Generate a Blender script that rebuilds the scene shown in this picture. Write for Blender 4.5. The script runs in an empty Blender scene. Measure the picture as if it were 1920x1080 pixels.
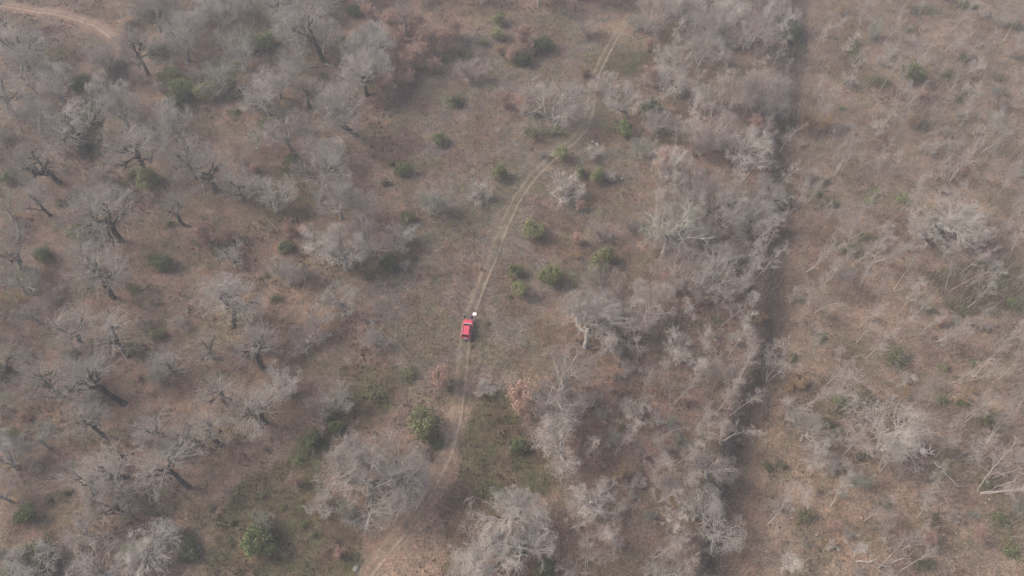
import bpy, bmesh, math, random
import numpy as np
from mathutils import Vector, Matrix

R = math.radians
scene = bpy.context.scene
C = scene.collection

# ------------------------------------------------------------------ camera
CAM_H, PITCH, FPX = 107.0, R(53.0), 1300.0
cam_d = bpy.data.cameras.new('camera')
cam_d.sensor_width = 36.0
cam_d.lens = 36.0 * FPX / 1920.0
cam_d.clip_start, cam_d.clip_end = 0.5, 6000.0
cam = bpy.data.objects.new('camera', cam_d)
cam.location = (0, 0, CAM_H)
cam.rotation_euler = (math.pi / 2 - PITCH, 0, 0)
C.objects.link(cam)
scene.camera = cam

# ------------------------------------------------------------------ sky, sun, exposure
SUN_EL, SUN_AZ = R(38.0), R(-76.0)          # azimuth clockwise from +Y (away from the camera)
w = bpy.data.worlds.new('World'); scene.world = w; w.use_nodes = True
nt = w.node_tree; nt.nodes.clear()
sky = nt.nodes.new('ShaderNodeTexSky'); sky.sky_type = 'NISHITA'; sky.sun_disc = False
sky.sun_elevation = SUN_EL; sky.sun_rotation = SUN_AZ; sky.dust_density = 6.0; sky.air_density = 0.8; sky.ozone_density = 0.7
bgn = nt.nodes.new('ShaderNodeBackground'); bgn.inputs['Strength'].default_value = 0.15
out = nt.nodes.new('ShaderNodeOutputWorld')
nt.links.new(sky.outputs[0], bgn.inputs[0]); nt.links.new(bgn.outputs[0], out.inputs[0])
sd = bpy.data.lights.new('sun', 'SUN'); sd.energy = 1.0; sd.angle = R(10.0); sd.color = (1.0, 0.95, 0.90)
sun = bpy.data.objects.new('sun', sd)
to_sun = Vector((math.cos(SUN_EL) * math.sin(SUN_AZ), math.cos(SUN_EL) * math.cos(SUN_AZ), math.sin(SUN_EL)))
sun.rotation_euler = to_sun.to_track_quat('Z', 'Y').to_euler()
sun.location = to_sun * 300
C.objects.link(sun)
vs = scene.view_settings
vs.view_transform = 'Standard'; vs.look = 'None'; vs.gamma = 1.0; vs.use_curve_mapping = False
vs.exposure = 0.68
scene.cycles.use_denoising = True
scene.cycles.max_bounces = 4; scene.cycles.diffuse_bounces = 2; scene.cycles.volume_bounces = 0
scene.cycles.transparent_max_bounces = 8

# ------------------------------------------------------------------ helpers: noise, terrain, pixels
def vnoise(x, y, cell, seed=0):
    x = np.asarray(x, float) / cell; y = np.asarray(y, float) / cell
    xi = np.floor(x).astype(np.int64); yi = np.floor(y).astype(np.int64)
    fx = x - xi; fy = y - yi
    fx = fx * fx * (3 - 2 * fx); fy = fy * fy * (3 - 2 * fy)
    def hsh(a, b):
        h = (a * 374761393 + b * 668265263 + seed * 974634777) & 0x7fffffff
        h = ((h ^ (h >> 13)) * 1274126177) & 0x7fffffff
        return ((h ^ (h >> 16)) & 0xffff) / 65535.0
    a = hsh(xi, yi); b = hsh(xi + 1, yi); c = hsh(xi, yi + 1); d = hsh(xi + 1, yi + 1)
    return (a * (1 - fx) + b * fx) * (1 - fy) + (c * (1 - fx) + d * fx) * fy

def fbm(x, y, cell, seed=0, oct=3):
    s = 0; a = 0.5; n = 0
    for k in range(oct):
        s = s + a * vnoise(x, y, cell / 2 ** k, seed + 17 * k); n += a; a *= 0.5
    return s / n

def poly_dist(x, y, pl):
    """distance from points to a polyline"""
    best = np.full(np.shape(x), 1e9)
    for (ax, ay), (bx, by) in zip(pl[:-1], pl[1:]):
        dx, dy = bx - ax, by - ay
        t = np.clip(((x - ax) * dx + (y - ay) * dy) / (dx * dx + dy * dy), 0, 1)
        best = np.minimum(best, np.hypot(x - ax - t * dx, y - ay - t * dy))
    return best

def base_h(x, y):
    return 2.4 * (fbm(x, y, 60, 3, 2) - 0.5)

def ray(u, v):
    a = (u - 960.0) / FPX; b = (540.0 - v) / FPX
    cp, sp = math.cos(PITCH), math.sin(PITCH)
    return (a, cp + b * sp, -sp + b * cp)

def ground_pt(u, v, hf):
    d = ray(u, v); z = 0.0
    for _ in range(6):
        t = (z - CAM_H) / d[2]
        x, y = d[0] * t, d[1] * t
        z = float(hf(np.array(x), np.array(y)))
    return x, y, z

def px_per_m(x, y, z=0.0):
    cp, sp = math.cos(PITCH), math.sin(PITCH)
    return FPX / (y * cp - (z - CAM_H) * sp)

def to_px(x, y, z):
    cp, sp = math.cos(PITCH), math.sin(PITCH)
    dep = y * cp - (z - CAM_H) * sp
    return 960 + FPX * x / dep, 540 - FPX * (y * sp + (z - CAM_H) * cp) / dep

GULLY_PX = [(1330, 1170), (1352, 1080), (1380, 940), (1405, 840), (1435, 750), (1462, 660), (1472, 560), (1468, 460),
            (1466, 380), (1476, 280), (1484, 180), (1500, 90), (1506, -20)]
GULLY = [ground_pt(u, v, base_h)[:2] for u, v in GULLY_PX]
TRACK_PX = [(640, 1140), (690, 1072), (750, 1000), (800, 925), (838, 850), (857, 780), (866, 700), (872, 640), (881, 590), (900, 540), (924, 482),
            (944, 425), (968, 375), (1000, 330), (1040, 291), (1075, 264), (1099, 238), (1107, 205), (1109, 172), (1117, 140),
            (1133, 108), (1150, 75), (1172, 42), (1195, 8), (1220, -25)]
TRACK = [ground_pt(u, v, base_h)[:2] for u, v in TRACK_PX]
ROAD_PX = [(-60, 0), (0, 8), (60, 18), (120, 27), (178, 45), (215, 70), (238, 100)]
ROAD = [ground_pt(u, v, base_h)[:2] for u, v in ROAD_PX]

RAVINE = [ground_pt(u, v, base_h)[:2] for u, v in [(262, 45), (245, 110), (208, 160), (182, 205), (166, 245), (172, 285)]]
def h(x, y):
    x = np.asarray(x, float); y = np.asarray(y, float)
    g = poly_dist(x, y, GULLY)
    rv = poly_dist(x, y, RAVINE)
    z = base_h(x, y) - 1.9 * np.exp(-np.abs((rv + 1.0 * (fbm(x, y, 7, 27) - .5)) / 2.4) ** 3) - (1.15 + 1.5 * np.clip((80 - y) / 25, 0, 1)) * np.clip(.55 + .9 * fbm(x, y, 14, 21), .6, 1.1) * np.exp(-np.abs((g + 2.0 * (fbm(x, y, 7, 23) - .5)) / 2.7) ** 2.6) - 0.5 * np.exp(-(g / 6.0) ** 2)
    return z

def bumps(x, y):
    k = np.clip((poly_dist(x, y, TRACK) - 1.6) / 2.5, 0, 1) * np.clip((poly_dist(x, y, ROAD) - 2.0) / 2.5, 0, 1)
    return k * (0.5 * (fbm(x, y, 3.5, 5, 3) - 0.5) + 0.22 * (vnoise(x, y, 0.9, 9) - 0.5))

def P(u, v):
    return ground_pt(u, v, h)

def inside(x, y, poly):
    r = np.zeros(np.shape(x), bool)
    n = len(poly); j = n - 1
    for i in range(n):
        xi, yi = poly[i]; xj, yj = poly[j]
        if yi != yj:
            c = ((yi > y) != (yj > y)) & (x < (xj - xi) * (y - yi) / (yj - yi) + xi)
            r ^= c
        j = i
    return r

def wpoly(pts):
    return [ground_pt(u, v, base_h)[:2] for u, v in pts]

def tag(o, label=None, cat=None, group=None, kind=None):
    if label: o['label'] = label
    if cat: o['category'] = cat
    if group: o['group'] = group
    if kind: o['kind'] = kind
    return o

def np_mesh(name, verts, faces, mats=(), smooth=False, colors=None):
    """faces: one (N,k) int array or a list of such arrays"""
    if isinstance(faces, np.ndarray): faces = [faces]
    me = bpy.data.meshes.new(name)
    verts = np.asarray(verts, np.float32).reshape(-1, 3)
    me.vertices.add(len(verts)); me.vertices.foreach_set('co', verts.ravel())
    loops = np.concatenate([f.ravel() for f in faces]).astype(np.int32)
    tot = np.concatenate([np.full(len(f), f.shape[1], np.int32) for f in faces])
    start = np.concatenate([[0], np.cumsum(tot)[:-1]]).astype(np.int32)
    me.loops.add(len(loops)); me.loops.foreach_set('vertex_index', loops)
    me.polygons.add(len(tot)); me.polygons.foreach_set('loop_start', start); me.polygons.foreach_set('loop_total', tot)
    if smooth: me.polygons.foreach_set('use_smooth', np.ones(len(tot), bool))
    if colors is not None:
        at = me.color_attributes.new('tint', 'FLOAT_COLOR', 'POINT')
        c4 = np.ones((len(verts), 4), np.float32); c4[:, :3] = colors
        at.data.foreach_set('color', c4.ravel())
    for m in mats: me.materials.append(m)
    me.update(calc_edges=True); me.validate()
    return me

def link(name, data, parent=None, loc=None):
    o = bpy.data.objects.new(name, data); C.objects.link(o)
    if parent: o.parent = parent
    if loc is not None: o.location = loc
    return o

# ------------------------------------------------------------------ materials
def new_mat(name):
    m = bpy.data.materials.new(name); m.use_nodes = True
    n = m.node_tree.nodes; b = n['Principled BSDF']
    return m, m.node_tree, n, m.node_tree.links, b

def simple_mat(name, col, rough=0.6, metal=0.0, spec=0.5, coat=0.0, noise=0.0):
    m, t, n, l, b = new_mat(name)
    b.inputs['Base Color'].default_value = (*col, 1); b.inputs['Roughness'].default_value = rough
    b.inputs['Metallic'].default_value = metal; b.inputs['Specular IOR Level'].default_value = spec
    b.inputs['Coat Weight'].default_value = coat
    tc = n.new('ShaderNodeTexCoord'); nz = n.new('ShaderNodeTexNoise'); nz.inputs['Scale'].default_value = 9.0
    mp = n.new('ShaderNodeMapRange'); mp.inputs['To Min'].default_value = 1 - noise; mp.inputs['To Max'].default_value = 1 + noise
    mx = n.new('ShaderNodeMix'); mx.data_type = 'RGBA'; mx.blend_type = 'MULTIPLY'; mx.inputs['Factor'].default_value = 1.0
    mx.inputs['A'].default_value = (*col, 1)
    l.new(tc.outputs['Object'], nz.inputs['Vector']); l.new(nz.outputs['Fac'], mp.inputs['Value'])
    l.new(mp.outputs['Result'], mx.inputs['B']); l.new(mx.outputs['Result'], b.inputs['Base Color'])
    return m

def wood_mat(name, ca, cb, scale=2.0, rough=0.9, rnd=0.25):
    """bark or twigs: two tones by noise along the object, brightness varied from tree to tree"""
    m, t, n, l, b = new_mat(name)
    tc = n.new('ShaderNodeTexCoord'); nz = n.new('ShaderNodeTexNoise'); nz.inputs['Scale'].default_value = scale; nz.inputs['Detail'].default_value = 3
    cr = n.new('ShaderNodeValToRGB'); cr.color_ramp.elements[0].color = (*ca, 1); cr.color_ramp.elements[1].color = (*cb, 1)
    cr.color_ramp.elements[0].position = 0.35; cr.color_ramp.elements[1].position = 0.65
    oi = n.new('ShaderNodeObjectInfo'); mp = n.new('ShaderNodeMapRange')
    mp.inputs['To Min'].default_value = 1 - rnd; mp.inputs['To Max'].default_value = 1 + rnd
    hs = n.new('ShaderNodeHueSaturation')
    l.new(tc.outputs['Object'], nz.inputs['Vector']); l.new(nz.outputs['Fac'], cr.inputs['Fac'])
    l.new(oi.outputs['Random'], mp.inputs['Value']); l.new(mp.outputs['Result'], hs.inputs['Value'])
    l.new(cr.outputs['Color'], hs.inputs['Color']); l.new(hs.outputs['Color'], b.inputs['Base Color'])
    b.inputs['Roughness'].default_value = rough; b.inputs['Specular IOR Level'].default_value = 0.2
    return m

def leaf_mat(name, cols, rnd=0.2, trans=0.25):
    """leaf colour picked leaf by leaf out of a ramp, shifted a little from plant to plant"""
    m, t, n, l, b = new_mat(name)
    ge = n.new('ShaderNodeNewGeometry'); cr = n.new('ShaderNodeValToRGB')
    el = cr.color_ramp.elements
    el[0].color = (*cols[0], 1); el[1].color = (*cols[-1], 1)
    for k, c in enumerate(cols[1:-1]):
        e = el.new((k + 1) / (len(cols) - 1)); e.color = (*c, 1)
    oi = n.new('ShaderNodeObjectInfo'); mp = n.new('ShaderNodeMapRange')
    mp.inputs['To Min'].default_value = 1 - rnd; mp.inputs['To Max'].default_value = 1 + rnd
    hs = n.new('ShaderNodeHueSaturation')
    l.new(ge.outputs['Random Per Island'], cr.inputs['Fac']); l.new(oi.outputs['Random'], mp.inputs['Value'])
    l.new(mp.outputs['Result'], hs.inputs['Value']); l.new(cr.outputs['Color'], hs.inputs['Color'])
    l.new(hs.outputs['Color'], b.inputs['Base Color'])
    b.inputs['Roughness'].default_value = 0.75; b.inputs['Specular IOR Level'].default_value = 0.25
    tr = n.new('ShaderNodeBsdfTranslucent'); ms = n.new('ShaderNodeMixShader'); ms.inputs[0].default_value = trans
    l.new(hs.outputs['Color'], tr.inputs['Color']); l.new(b.outputs[0], ms.inputs[1]); l.new(tr.outputs[0], ms.inputs[2])
    l.new(ms.outputs[0], n['Material Output'].inputs['Surface'])
    return m

def tint_mat(name, fine=3.2, amp=0.5, bump=0.5):
    """ground: colour attribute carries which soil or litter lies there, noise gives its grain"""
    m, t, n, l, b = new_mat(name)
    at = n.new('ShaderNodeAttribute'); at.attribute_name = 'tint'
    tc = n.new('ShaderNodeTexCoord')
    cur = at.outputs['Color']
    for sc, lo, hi, det in ((0.22, 0.84, 1.12, 4), (0.9, 0.70, 1.22, 5), (fine, 1 - amp, 1 + amp, 4), (1.9, 0.80, 1.18, 3)):
        nz = n.new('ShaderNodeTexNoise'); nz.inputs['Scale'].default_value = sc; nz.inputs['Detail'].default_value = det
        nz.inputs['Roughness'].default_value = 0.65
        l.new(tc.outputs['Object'], nz.inputs['Vector'])
        mp = n.new('ShaderNodeMapRange'); mp.inputs['From Min'].default_value = 0.3; mp.inputs['From Max'].default_value = 0.7
        mp.inputs['To Min'].default_value = lo; mp.inputs['To Max'].default_value = hi
        l.new(nz.outputs['Fac'], mp.inputs['Value'])
        mx = n.new('ShaderNodeMix'); mx.data_type = 'RGBA'; mx.blend_type = 'MULTIPLY'; mx.inputs['Factor'].default_value = 1.0
        l.new(cur, mx.inputs['A']); l.new(mp.outputs['Result'], mx.inputs['B']); cur = mx.outputs['Result']
    # warm / cool hue drift
    nz = n.new('ShaderNodeTexNoise'); nz.inputs['Scale'].default_value = 0.55; nz.inputs['Detail'].default_value = 6
    l.new(tc.outputs['Object'], nz.inputs['Vector'])
    cr = n.new('ShaderNodeValToRGB'); cr.color_ramp.elements[0].color = (1.07, 0.99, 0.93, 1); cr.color_ramp.elements[1].color = (0.95, 1.0, 0.96, 1)
    cr.color_ramp.elements[0].position = 0.38; cr.color_ramp.elements[1].position = 0.62
    l.new(nz.outputs['Fac'], cr.inputs['Fac'])
    mx = n.new('ShaderNodeMix'); mx.data_type = 'RGBA'; mx.blend_type = 'MULTIPLY'; mx.inputs['Factor'].default_value = 1.0
    l.new(cur, mx.inputs['A']); l.new(cr.outputs['Color'], mx.inputs['B']); cur = mx.outputs['Result']
    l.new(cur, b.inputs['Base Color']); b.inputs['Roughness'].default_value = 0.95; b.inputs['Specular IOR Level'].default_value = 0.1
    nz = n.new('ShaderNodeTexNoise'); nz.inputs['Scale'].default_value = 5.0; nz.inputs['Detail'].default_value = 5
    l.new(tc.outputs['Object'], nz.inputs['Vector'])
    bp = n.new('ShaderNodeBump'); bp.inputs['Strength'].default_value = bump; bp.inputs['Distance'].default_value = 0.25
    l.new(nz.outputs['Fac'], bp.inputs['Height']); l.new(bp.outputs['Normal'], b.inputs['Normal'])
    return m

def tuft_mat(name):
    m, t, n, l, b = new_mat(name)
    at = n.new('ShaderNodeAttribute'); at.attribute_name = 'tint'
    ge = n.new('ShaderNodeNewGeometry'); mp = n.new('ShaderNodeMapRange')
    mp.inputs['To Min'].default_value = 0.75; mp.inputs['To Max'].default_value = 1.25
    mx = n.new('ShaderNodeMix'); mx.data_type = 'RGBA'; mx.blend_type = 'MULTIPLY'; mx.inputs['Factor'].default_value = 1.0
    l.new(ge.outputs['Random Per Island'], mp.inputs['Value']); l.new(at.outputs['Color'], mx.inputs['A']); l.new(mp.outputs['Result'], mx.inputs['B'])
    l.new(mx.outputs['Result'], b.inputs['Base Color']); b.inputs['Roughness'].default_value = 0.9; b.inputs['Specular IOR Level'].default_value = 0.1
    return m

M_ground = tint_mat('ground_litter')
M_track = tint_mat('track_earth', fine=7.0, amp=0.22, bump=0.3)
M_tuft = tuft_mat('dry_tufts')
M_darkbark = wood_mat('mossy_dark_bark', (0.045, 0.042, 0.034), (0.115, 0.11, 0.092), 3.0)
M_greybark = wood_mat('grey_bark', (0.26, 0.24, 0.215), (0.42, 0.40, 0.37), 2.5)
M_palebark = wood_mat('pale_bark', (0.35, 0.32, 0.285), (0.50, 0.465, 0.42), 1.5, rnd=0.15)
M_shoot = wood_mat('grey_shoots', (0.37, 0.33, 0.29), (0.50, 0.455, 0.405), 0.8, rnd=0.18)
M_twig = wood_mat('grey_twigs', (0.40, 0.36, 0.32), (0.54, 0.495, 0.445), 0.8, rnd=0.2)
M_mauve = wood_mat('mauve_twigs', (0.31, 0.26, 0.235), (0.42, 0.36, 0.325), 0.8, rnd=0.2)
M_limb = wood_mat('pale_limbs', (0.36, 0.325, 0.285), (0.50, 0.455, 0.405), 1.2, rnd=0.15)
M_greentwig = wood_mat('lichen_twigs', (0.27, 0.27, 0.22), (0.40, 0.40, 0.34), 0.8, rnd=0.15)
M_ever = {'y': leaf_mat('yellow_green_needles', [(0.165, 0.18, 0.085), (0.25, 0.265, 0.125), (0.34, 0.345, 0.18)]),
          'g': leaf_mat('mid_green_leaves', [(0.12, 0.15, 0.06), (0.20, 0.235, 0.10), (0.29, 0.315, 0.15)]),
          'd': leaf_mat('dark_green_leaves', [(0.085, 0.105, 0.055), (0.145, 0.175, 0.085), (0.22, 0.24, 0.12)])}
M_low = leaf_mat('dull_green_undergrowth', [(0.13, 0.125, 0.075), (0.18, 0.185, 0.095), (0.26, 0.25, 0.14)])
M_russet = leaf_mat('russet_leaves', [(0.34, 0.215, 0.165), (0.46, 0.31, 0.245), (0.56, 0.40, 0.33)])
M_tan = leaf_mat('tan_leaves', [(0.28, 0.19, 0.11), (0.38, 0.27, 0.16), (0.48, 0.35, 0.22)])
M_stone = wood_mat('grey_stone', (0.26, 0.245, 0.22), (0.38, 0.36, 0.33), 4.0)
M_deadwood = wood_mat('weathered_wood', (0.40, 0.36, 0.31), (0.58, 0.54, 0.48), 4.0, rnd=0.12)

# ------------------------------------------------------------------ ground
CLEARING = wpoly([(700, 650), (690, 560), (730, 470), (760, 400), (750, 300), (735, 210), (770, 140), (880, 50), (1000, 25), (1140, 30),
                  (1240, 95), (1235, 150), (1140, 235), (1215, 320), (1140, 420), (1105, 540), (1030, 570), (1010, 660), (960, 760),
                  (900, 770), (820, 740), (700, 720)])
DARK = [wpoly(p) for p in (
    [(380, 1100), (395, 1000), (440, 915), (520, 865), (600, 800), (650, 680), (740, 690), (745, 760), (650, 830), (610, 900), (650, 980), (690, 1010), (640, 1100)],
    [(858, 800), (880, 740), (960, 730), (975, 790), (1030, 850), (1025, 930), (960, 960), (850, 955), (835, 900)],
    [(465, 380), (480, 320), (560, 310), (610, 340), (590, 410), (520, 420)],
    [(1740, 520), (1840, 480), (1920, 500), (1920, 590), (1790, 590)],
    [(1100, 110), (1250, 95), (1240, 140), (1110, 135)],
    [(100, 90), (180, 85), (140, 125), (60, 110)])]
TAN = [wpoly(p) for p in (
    [(190, 500), (300, 480), (340, 560), (230, 580)], [(420, 560), (600, 520), (640, 640), (560, 720), (440, 640)],
    [(180, 760), (330, 740), (480, 840), (330, 900), (220, 830)], [(690, 1100), (830, 880), (860, 960), (830, 1100)],
    [(300, 940), (400, 930), (380, 1010), (320, 1000)], [(1480, 860), (1640, 840), (1720, 960), (1640, 1060), (1500, 1040)],
    [(1540, 520), (1700, 480), (1720, 620), (1580, 640)], [(1100, 40), (1180, 40), (1200, 90), (1080, 70)])]
RED = [wpoly(p) for p in ([(1150, 600), (1220, 590), (1260, 660), (1160, 720)], [(1180, 700), (1330, 720), (1300, 1000), (1220, 900)],
                          [(560, 0), (760, 0), (780, 180), (640, 200)], [(0, 380), (80, 360), (80, 560), (0, 560)],
                          [(1050, 960), (1300, 1000), (1280, 1100), (1050, 1100)])]
LOWPATH = wpoly([(835, 760), (872, 760), (868, 830), (850, 900), (830, 980), (828, 1120), (640, 1120), (700, 1040), (790, 930), (825, 850)])
RIGHT = wpoly([(1490, -60), (2100, -60), (2300, 1200), (1380, 1200), (1440, 900), (1490, 700), (1485, 400)])

def zone_rgb(x, y):
    """albedo of what lies on the ground at x, y"""
    xj = x + 5.0 * (fbm(x, y, 7.0, 41) - 0.5); yj = y + 5.0 * (fbm(x, y, 7.0, 57) - 0.5)
    col = np.empty(np.shape(x) + (3,)); col[...] = (0.210, 0.158, 0.132)
    n1 = fbm(x, y, 11, 71)[..., None]; n2 = fbm(x, y, 4.5, 83)[..., None]
    col = np.where(n1 > 0.56, col * 0.45 + np.array((0.18, 0.145, 0.13)) * 0.55, col)
    def put(mask, rgb, k=1.0):
        nonlocal col
        m = (mask * k)[..., None]
        col = col * (1 - m) + np.array(rgb) * m
    put(inside(xj, yj, RIGHT), (0.243, 0.194, 0.157), 0.8)
    put(inside(xj, yj, CLEARING), (0.152, 0.136, 0.127), 0.95)
    clear = inside(xj, yj, CLEARING)
    put(clear & (fbm(x, y, 6, 91) > 0.50), (0.143, 0.129, 0.098), 0.55); put(clear & (fbm(x, y, 1.7, 93) > 0.60), (0.225, 0.19, 0.155), 0.6)
    put(clear & (fbm(x, y, 9, 95) > 0.54), (0.17, 0.125, 0.115), 0.6)
    for p in TAN: put(inside(xj, yj, p), (0.275, 0.205, 0.16), 0.7)
    for p in RED: put(inside(xj, yj, p), (0.205, 0.145, 0.125), 0.5)
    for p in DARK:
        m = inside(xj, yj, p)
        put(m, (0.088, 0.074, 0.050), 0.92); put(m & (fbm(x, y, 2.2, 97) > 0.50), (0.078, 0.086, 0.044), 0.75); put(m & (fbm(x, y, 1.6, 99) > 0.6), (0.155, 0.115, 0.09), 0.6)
    # moss and fine greenery drifting through the wood floor
    put((fbm(x, y, 5.5, 111) > 0.57), (0.122, 0.116, 0.072), 0.5); put((fbm(x, y, 2.6, 117) > 0.62), (0.135, 0.125, 0.08), 0.55)
    put((fbm(x, y, 6.5, 131) < 0.38), (0.135, 0.092, 0.075), 0.55); put((fbm(x, y, 2.3, 141) < 0.33), (0.11, 0.08, 0.066), 0.55)
    put(inside(xj, yj, LOWPATH), (0.262, 0.198, 0.158), 0.9)
    g = poly_dist(x, y, GULLY); put(g < 5.5, (0.15, 0.118, 0.098), 0.6); put(g + 3.0 * (fbm(x, y, 4, 29) - .5) < 2.1, (0.100, 0.083, 0.070), 0.75)  # brushy banks darkened to dull their sunlit side; shade painted into the bed
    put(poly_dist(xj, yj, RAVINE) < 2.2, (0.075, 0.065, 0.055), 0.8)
    r = poly_dist(xj, yj, ROAD); put(r < 2.2, (0.24, 0.165, 0.135), 0.8)
    return col * np.array((1.02, 0.975, 0.94))

def blur(a, n=1):
    for _ in range(n):
        b = a.copy(); b[1:-1, 1:-1] = (a[1:-1, 1:-1] * 4 + a[:-2, 1:-1] + a[2:, 1:-1] + a[1:-1, :-2] + a[1:-1, 2:]) / 8
        a = b
    return a

def axis(lo, hi, step, far):
    core = np.arange(lo, hi + step / 2, step)
    ext = []; s = step; p = 0
    while p < far:
        s = min(s * 1.28, 160); p += s; ext.append(p)
    ext = np.array(ext)
    return np.concatenate([lo - ext[::-1], core, hi + ext])

gx = axis(-180, 180, 0.66, 1400); gy = axis(8, 210, 0.66, 1400)
GX, GY = np.meshgrid(gx, gy)
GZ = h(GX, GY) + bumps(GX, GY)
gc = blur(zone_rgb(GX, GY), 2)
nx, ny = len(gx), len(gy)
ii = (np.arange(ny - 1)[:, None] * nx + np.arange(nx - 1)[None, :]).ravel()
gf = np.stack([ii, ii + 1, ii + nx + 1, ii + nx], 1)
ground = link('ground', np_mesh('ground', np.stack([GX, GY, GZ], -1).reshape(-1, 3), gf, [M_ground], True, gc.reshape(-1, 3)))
tag(ground, 'brown leaf litter and dry heath covering the hillside', kind='structure')

def resample(pl, step):
    pl = np.array(pl); seg = np.hypot(*np.diff(pl, axis=0).T); s = np.concatenate([[0], np.cumsum(seg)])
    q = np.arange(0, s[-1], step)
    x = np.interp(q, s, pl[:, 0]); y = np.interp(q, s, pl[:, 1])
    for _ in range(14):
        x[1:-1] = (x[:-2] + 2 * x[1:-1] + x[2:]) / 4; y[1:-1] = (y[:-2] + 2 * y[1:-1] + y[2:]) / 4
    return x, y

def strip(name, pl, half, rut, rut_w, rgb_rut, rgb_mid, label):
    x, y = resample(pl, 0.45)
    tx, ty = np.gradient(x), np.gradient(y); ln = np.hypot(tx, ty); nxv, nyv = ty / ln, -tx / ln
    off = np.linspace(-half, half, 27)
    wob = 0.35 * (fbm(x * 1.0, y, 6.0, 201) - 0.5)
    X = x[:, None] + nxv[:, None] * (off + wob[:, None]); Y = y[:, None] + nyv[:, None] * (off + wob[:, None])
    d = np.abs(np.abs(off) - rut)[None, :] + 0.22 * (vnoise(X, Y, 0.8, 205) - 0.5) + 0.25 * (fbm(X, Y, 2.5, 207) - 0.5)
    k = np.clip(1.25 - d / rut_w, 0, 1) * np.where(off < 0, .55, 1.0)[None, :]
    edge = np.clip((np.abs(off)[None, :] + 0.5 * (fbm(X, Y, 1.6, 211) - 0.5) - (half - 0.55)) / 0.4, 0, 1)
    Z = h(X, Y) + 0.075 - 0.045 * k - 0.16 * edge
    wear = np.clip(-0.1 + 1.9 * fbm(X, Y, 8, 213), 0.45, 1)      # ruts worn more or less along the way
    k3 = (k * wear)[..., None]
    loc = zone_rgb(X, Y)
    mid = 0.8 * loc + 0.2 * np.array(rgb_mid)
    low = np.clip((68 - Y) / 12, 0, 1)[..., None] if name == 'track' else 0
    col = mid * (1 - k3) + (np.array(rgb_rut) * (1 - low) + np.array((0.31, 0.245, 0.195)) * low) * k3
    n, m = X.shape
    i0 = (np.arange(n - 1)[:, None] * m + np.arange(m - 1)[None, :]).ravel()
    o = link(name, np_mesh(name, np.stack([X, Y, Z], -1).reshape(-1, 3), np.stack([i0, i0 + 1, i0 + m + 1, i0 + m], 1), [M_track], True, col.reshape(-1, 3)))
    tag(o, label, kind='structure'); return o

strip('track', TRACK, 1.6, 0.74, 0.30, (0.255, 0.215, 0.168), (0.165, 0.150, 0.115), 'two-rut earth track winding up through the clearing')
strip('dirt_road', ROAD, 1.75, .7, 0.45, (0.31, 0.235, 0.19), (0.225, 0.17, 0.14), 'reddish dirt road in the upper left')

# ------------------------------------------------------------------ ground cover (uncountable): tufts of heather, dead grass and fallen brush
def tufts(name, n, seed, blades, wid, hgt, keep, gain, label):
    rng = np.random.default_rng(seed)
    x = rng.uniform(-178, 178, n * 4); y = rng.uniform(12, 205, n * 4)
    u, v = to_px(x, y, 0.0)
    ok = (u > -60) & (u < 1980) & (v > -60) & (v < 1150) & (np.abs(poly_dist(x, y, TRACK) - .74) > .30 + .25 * (fbm(x, y, 4, 401) - .5)) & (poly_dist(x, y, ROAD) > 2.2)
    ok &= keep(x, y, rng)
    x, y = x[ok][:n], y[ok][:n]; n = len(x)
    z = h(x, y) + bumps(x, y) - 0.03
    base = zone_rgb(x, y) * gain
    base *= np.where(rng.random((n, 1)) < .3, rng.uniform(1.3, 1.75, (n, 1)), rng.uniform(0.65, 1.15, (n, 1))); base *= 1 + rng.normal(0, 0.05, (n, 3))
    az = rng.uniform(0, 2 * np.pi, (n, blades)); lean = rng.uniform(0.15, 1.1, (n, blades))
    hh = rng.uniform(*hgt, (n, 1)) * rng.uniform(0.6, 1.2, (n, blades)); ww = rng.uniform(*wid, (n, blades))
    ca, sa = np.cos(az), np.sin(az)
    o = 0.10
    bx = x[:, None] + ca * o; by = y[:, None] + sa * o
    tz = z[:, None] + hh
    V = np.empty((n, blades, 3, 3), np.float32)
    V[:, :, 0] = np.stack([bx - sa * ww, by + ca * ww, np.broadcast_to(z[:, None], bx.shape)], -1)
    V[:, :, 1] = np.stack([bx + sa * ww, by - ca * ww, np.broadcast_to(z[:, None], bx.shape)], -1)
    V[:, :, 2] = np.stack([bx + ca * hh * lean, by + sa * hh * lean, tz], -1)
    F = np.arange(n * blades * 3).reshape(-1, 3)
    col = np.repeat(base, blades * 3, 0)
    o = link(name, np_mesh(name, V.reshape(-1, 3), F, [M_tuft], False, col))
    tag(o, label, kind='stuff'); return o

tufts('heather', 80000, 5, 4, (0.03, 0.08), (0.08, 0.30),
      lambda x, y, r: inside(x, y, CLEARING) | np.any([inside(x, y, p) for p in DARK], 0) | (r.random(len(x)) < 0.12), 1.12,
      'low dry heather and grass carpeting the clearing')
tufts('fallen_leaves', 115000, 6, 3, (0.05, 0.13), (0.03, 0.13),
      lambda x, y, r: (~inside(x, y, CLEARING)) & (fbm(x, y, 4, 301) > 0.36), 1.2, 'fallen leaves and dead bracken on the wood floor')

tufts('scrub', 34000, 8, 6, (0.05, 0.13), (0.12, 0.42),
      lambda x, y, r: (fbm(x, y, 6, 311) + .25 * fbm(x, y, 1.8, 313) > 0.70) & (~inside(x, y, CLEARING)) & (poly_dist(x, y, TRACK) > 2.5), 1.12, 'dead bracken and low brown scrub in patches through the wood')

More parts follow.
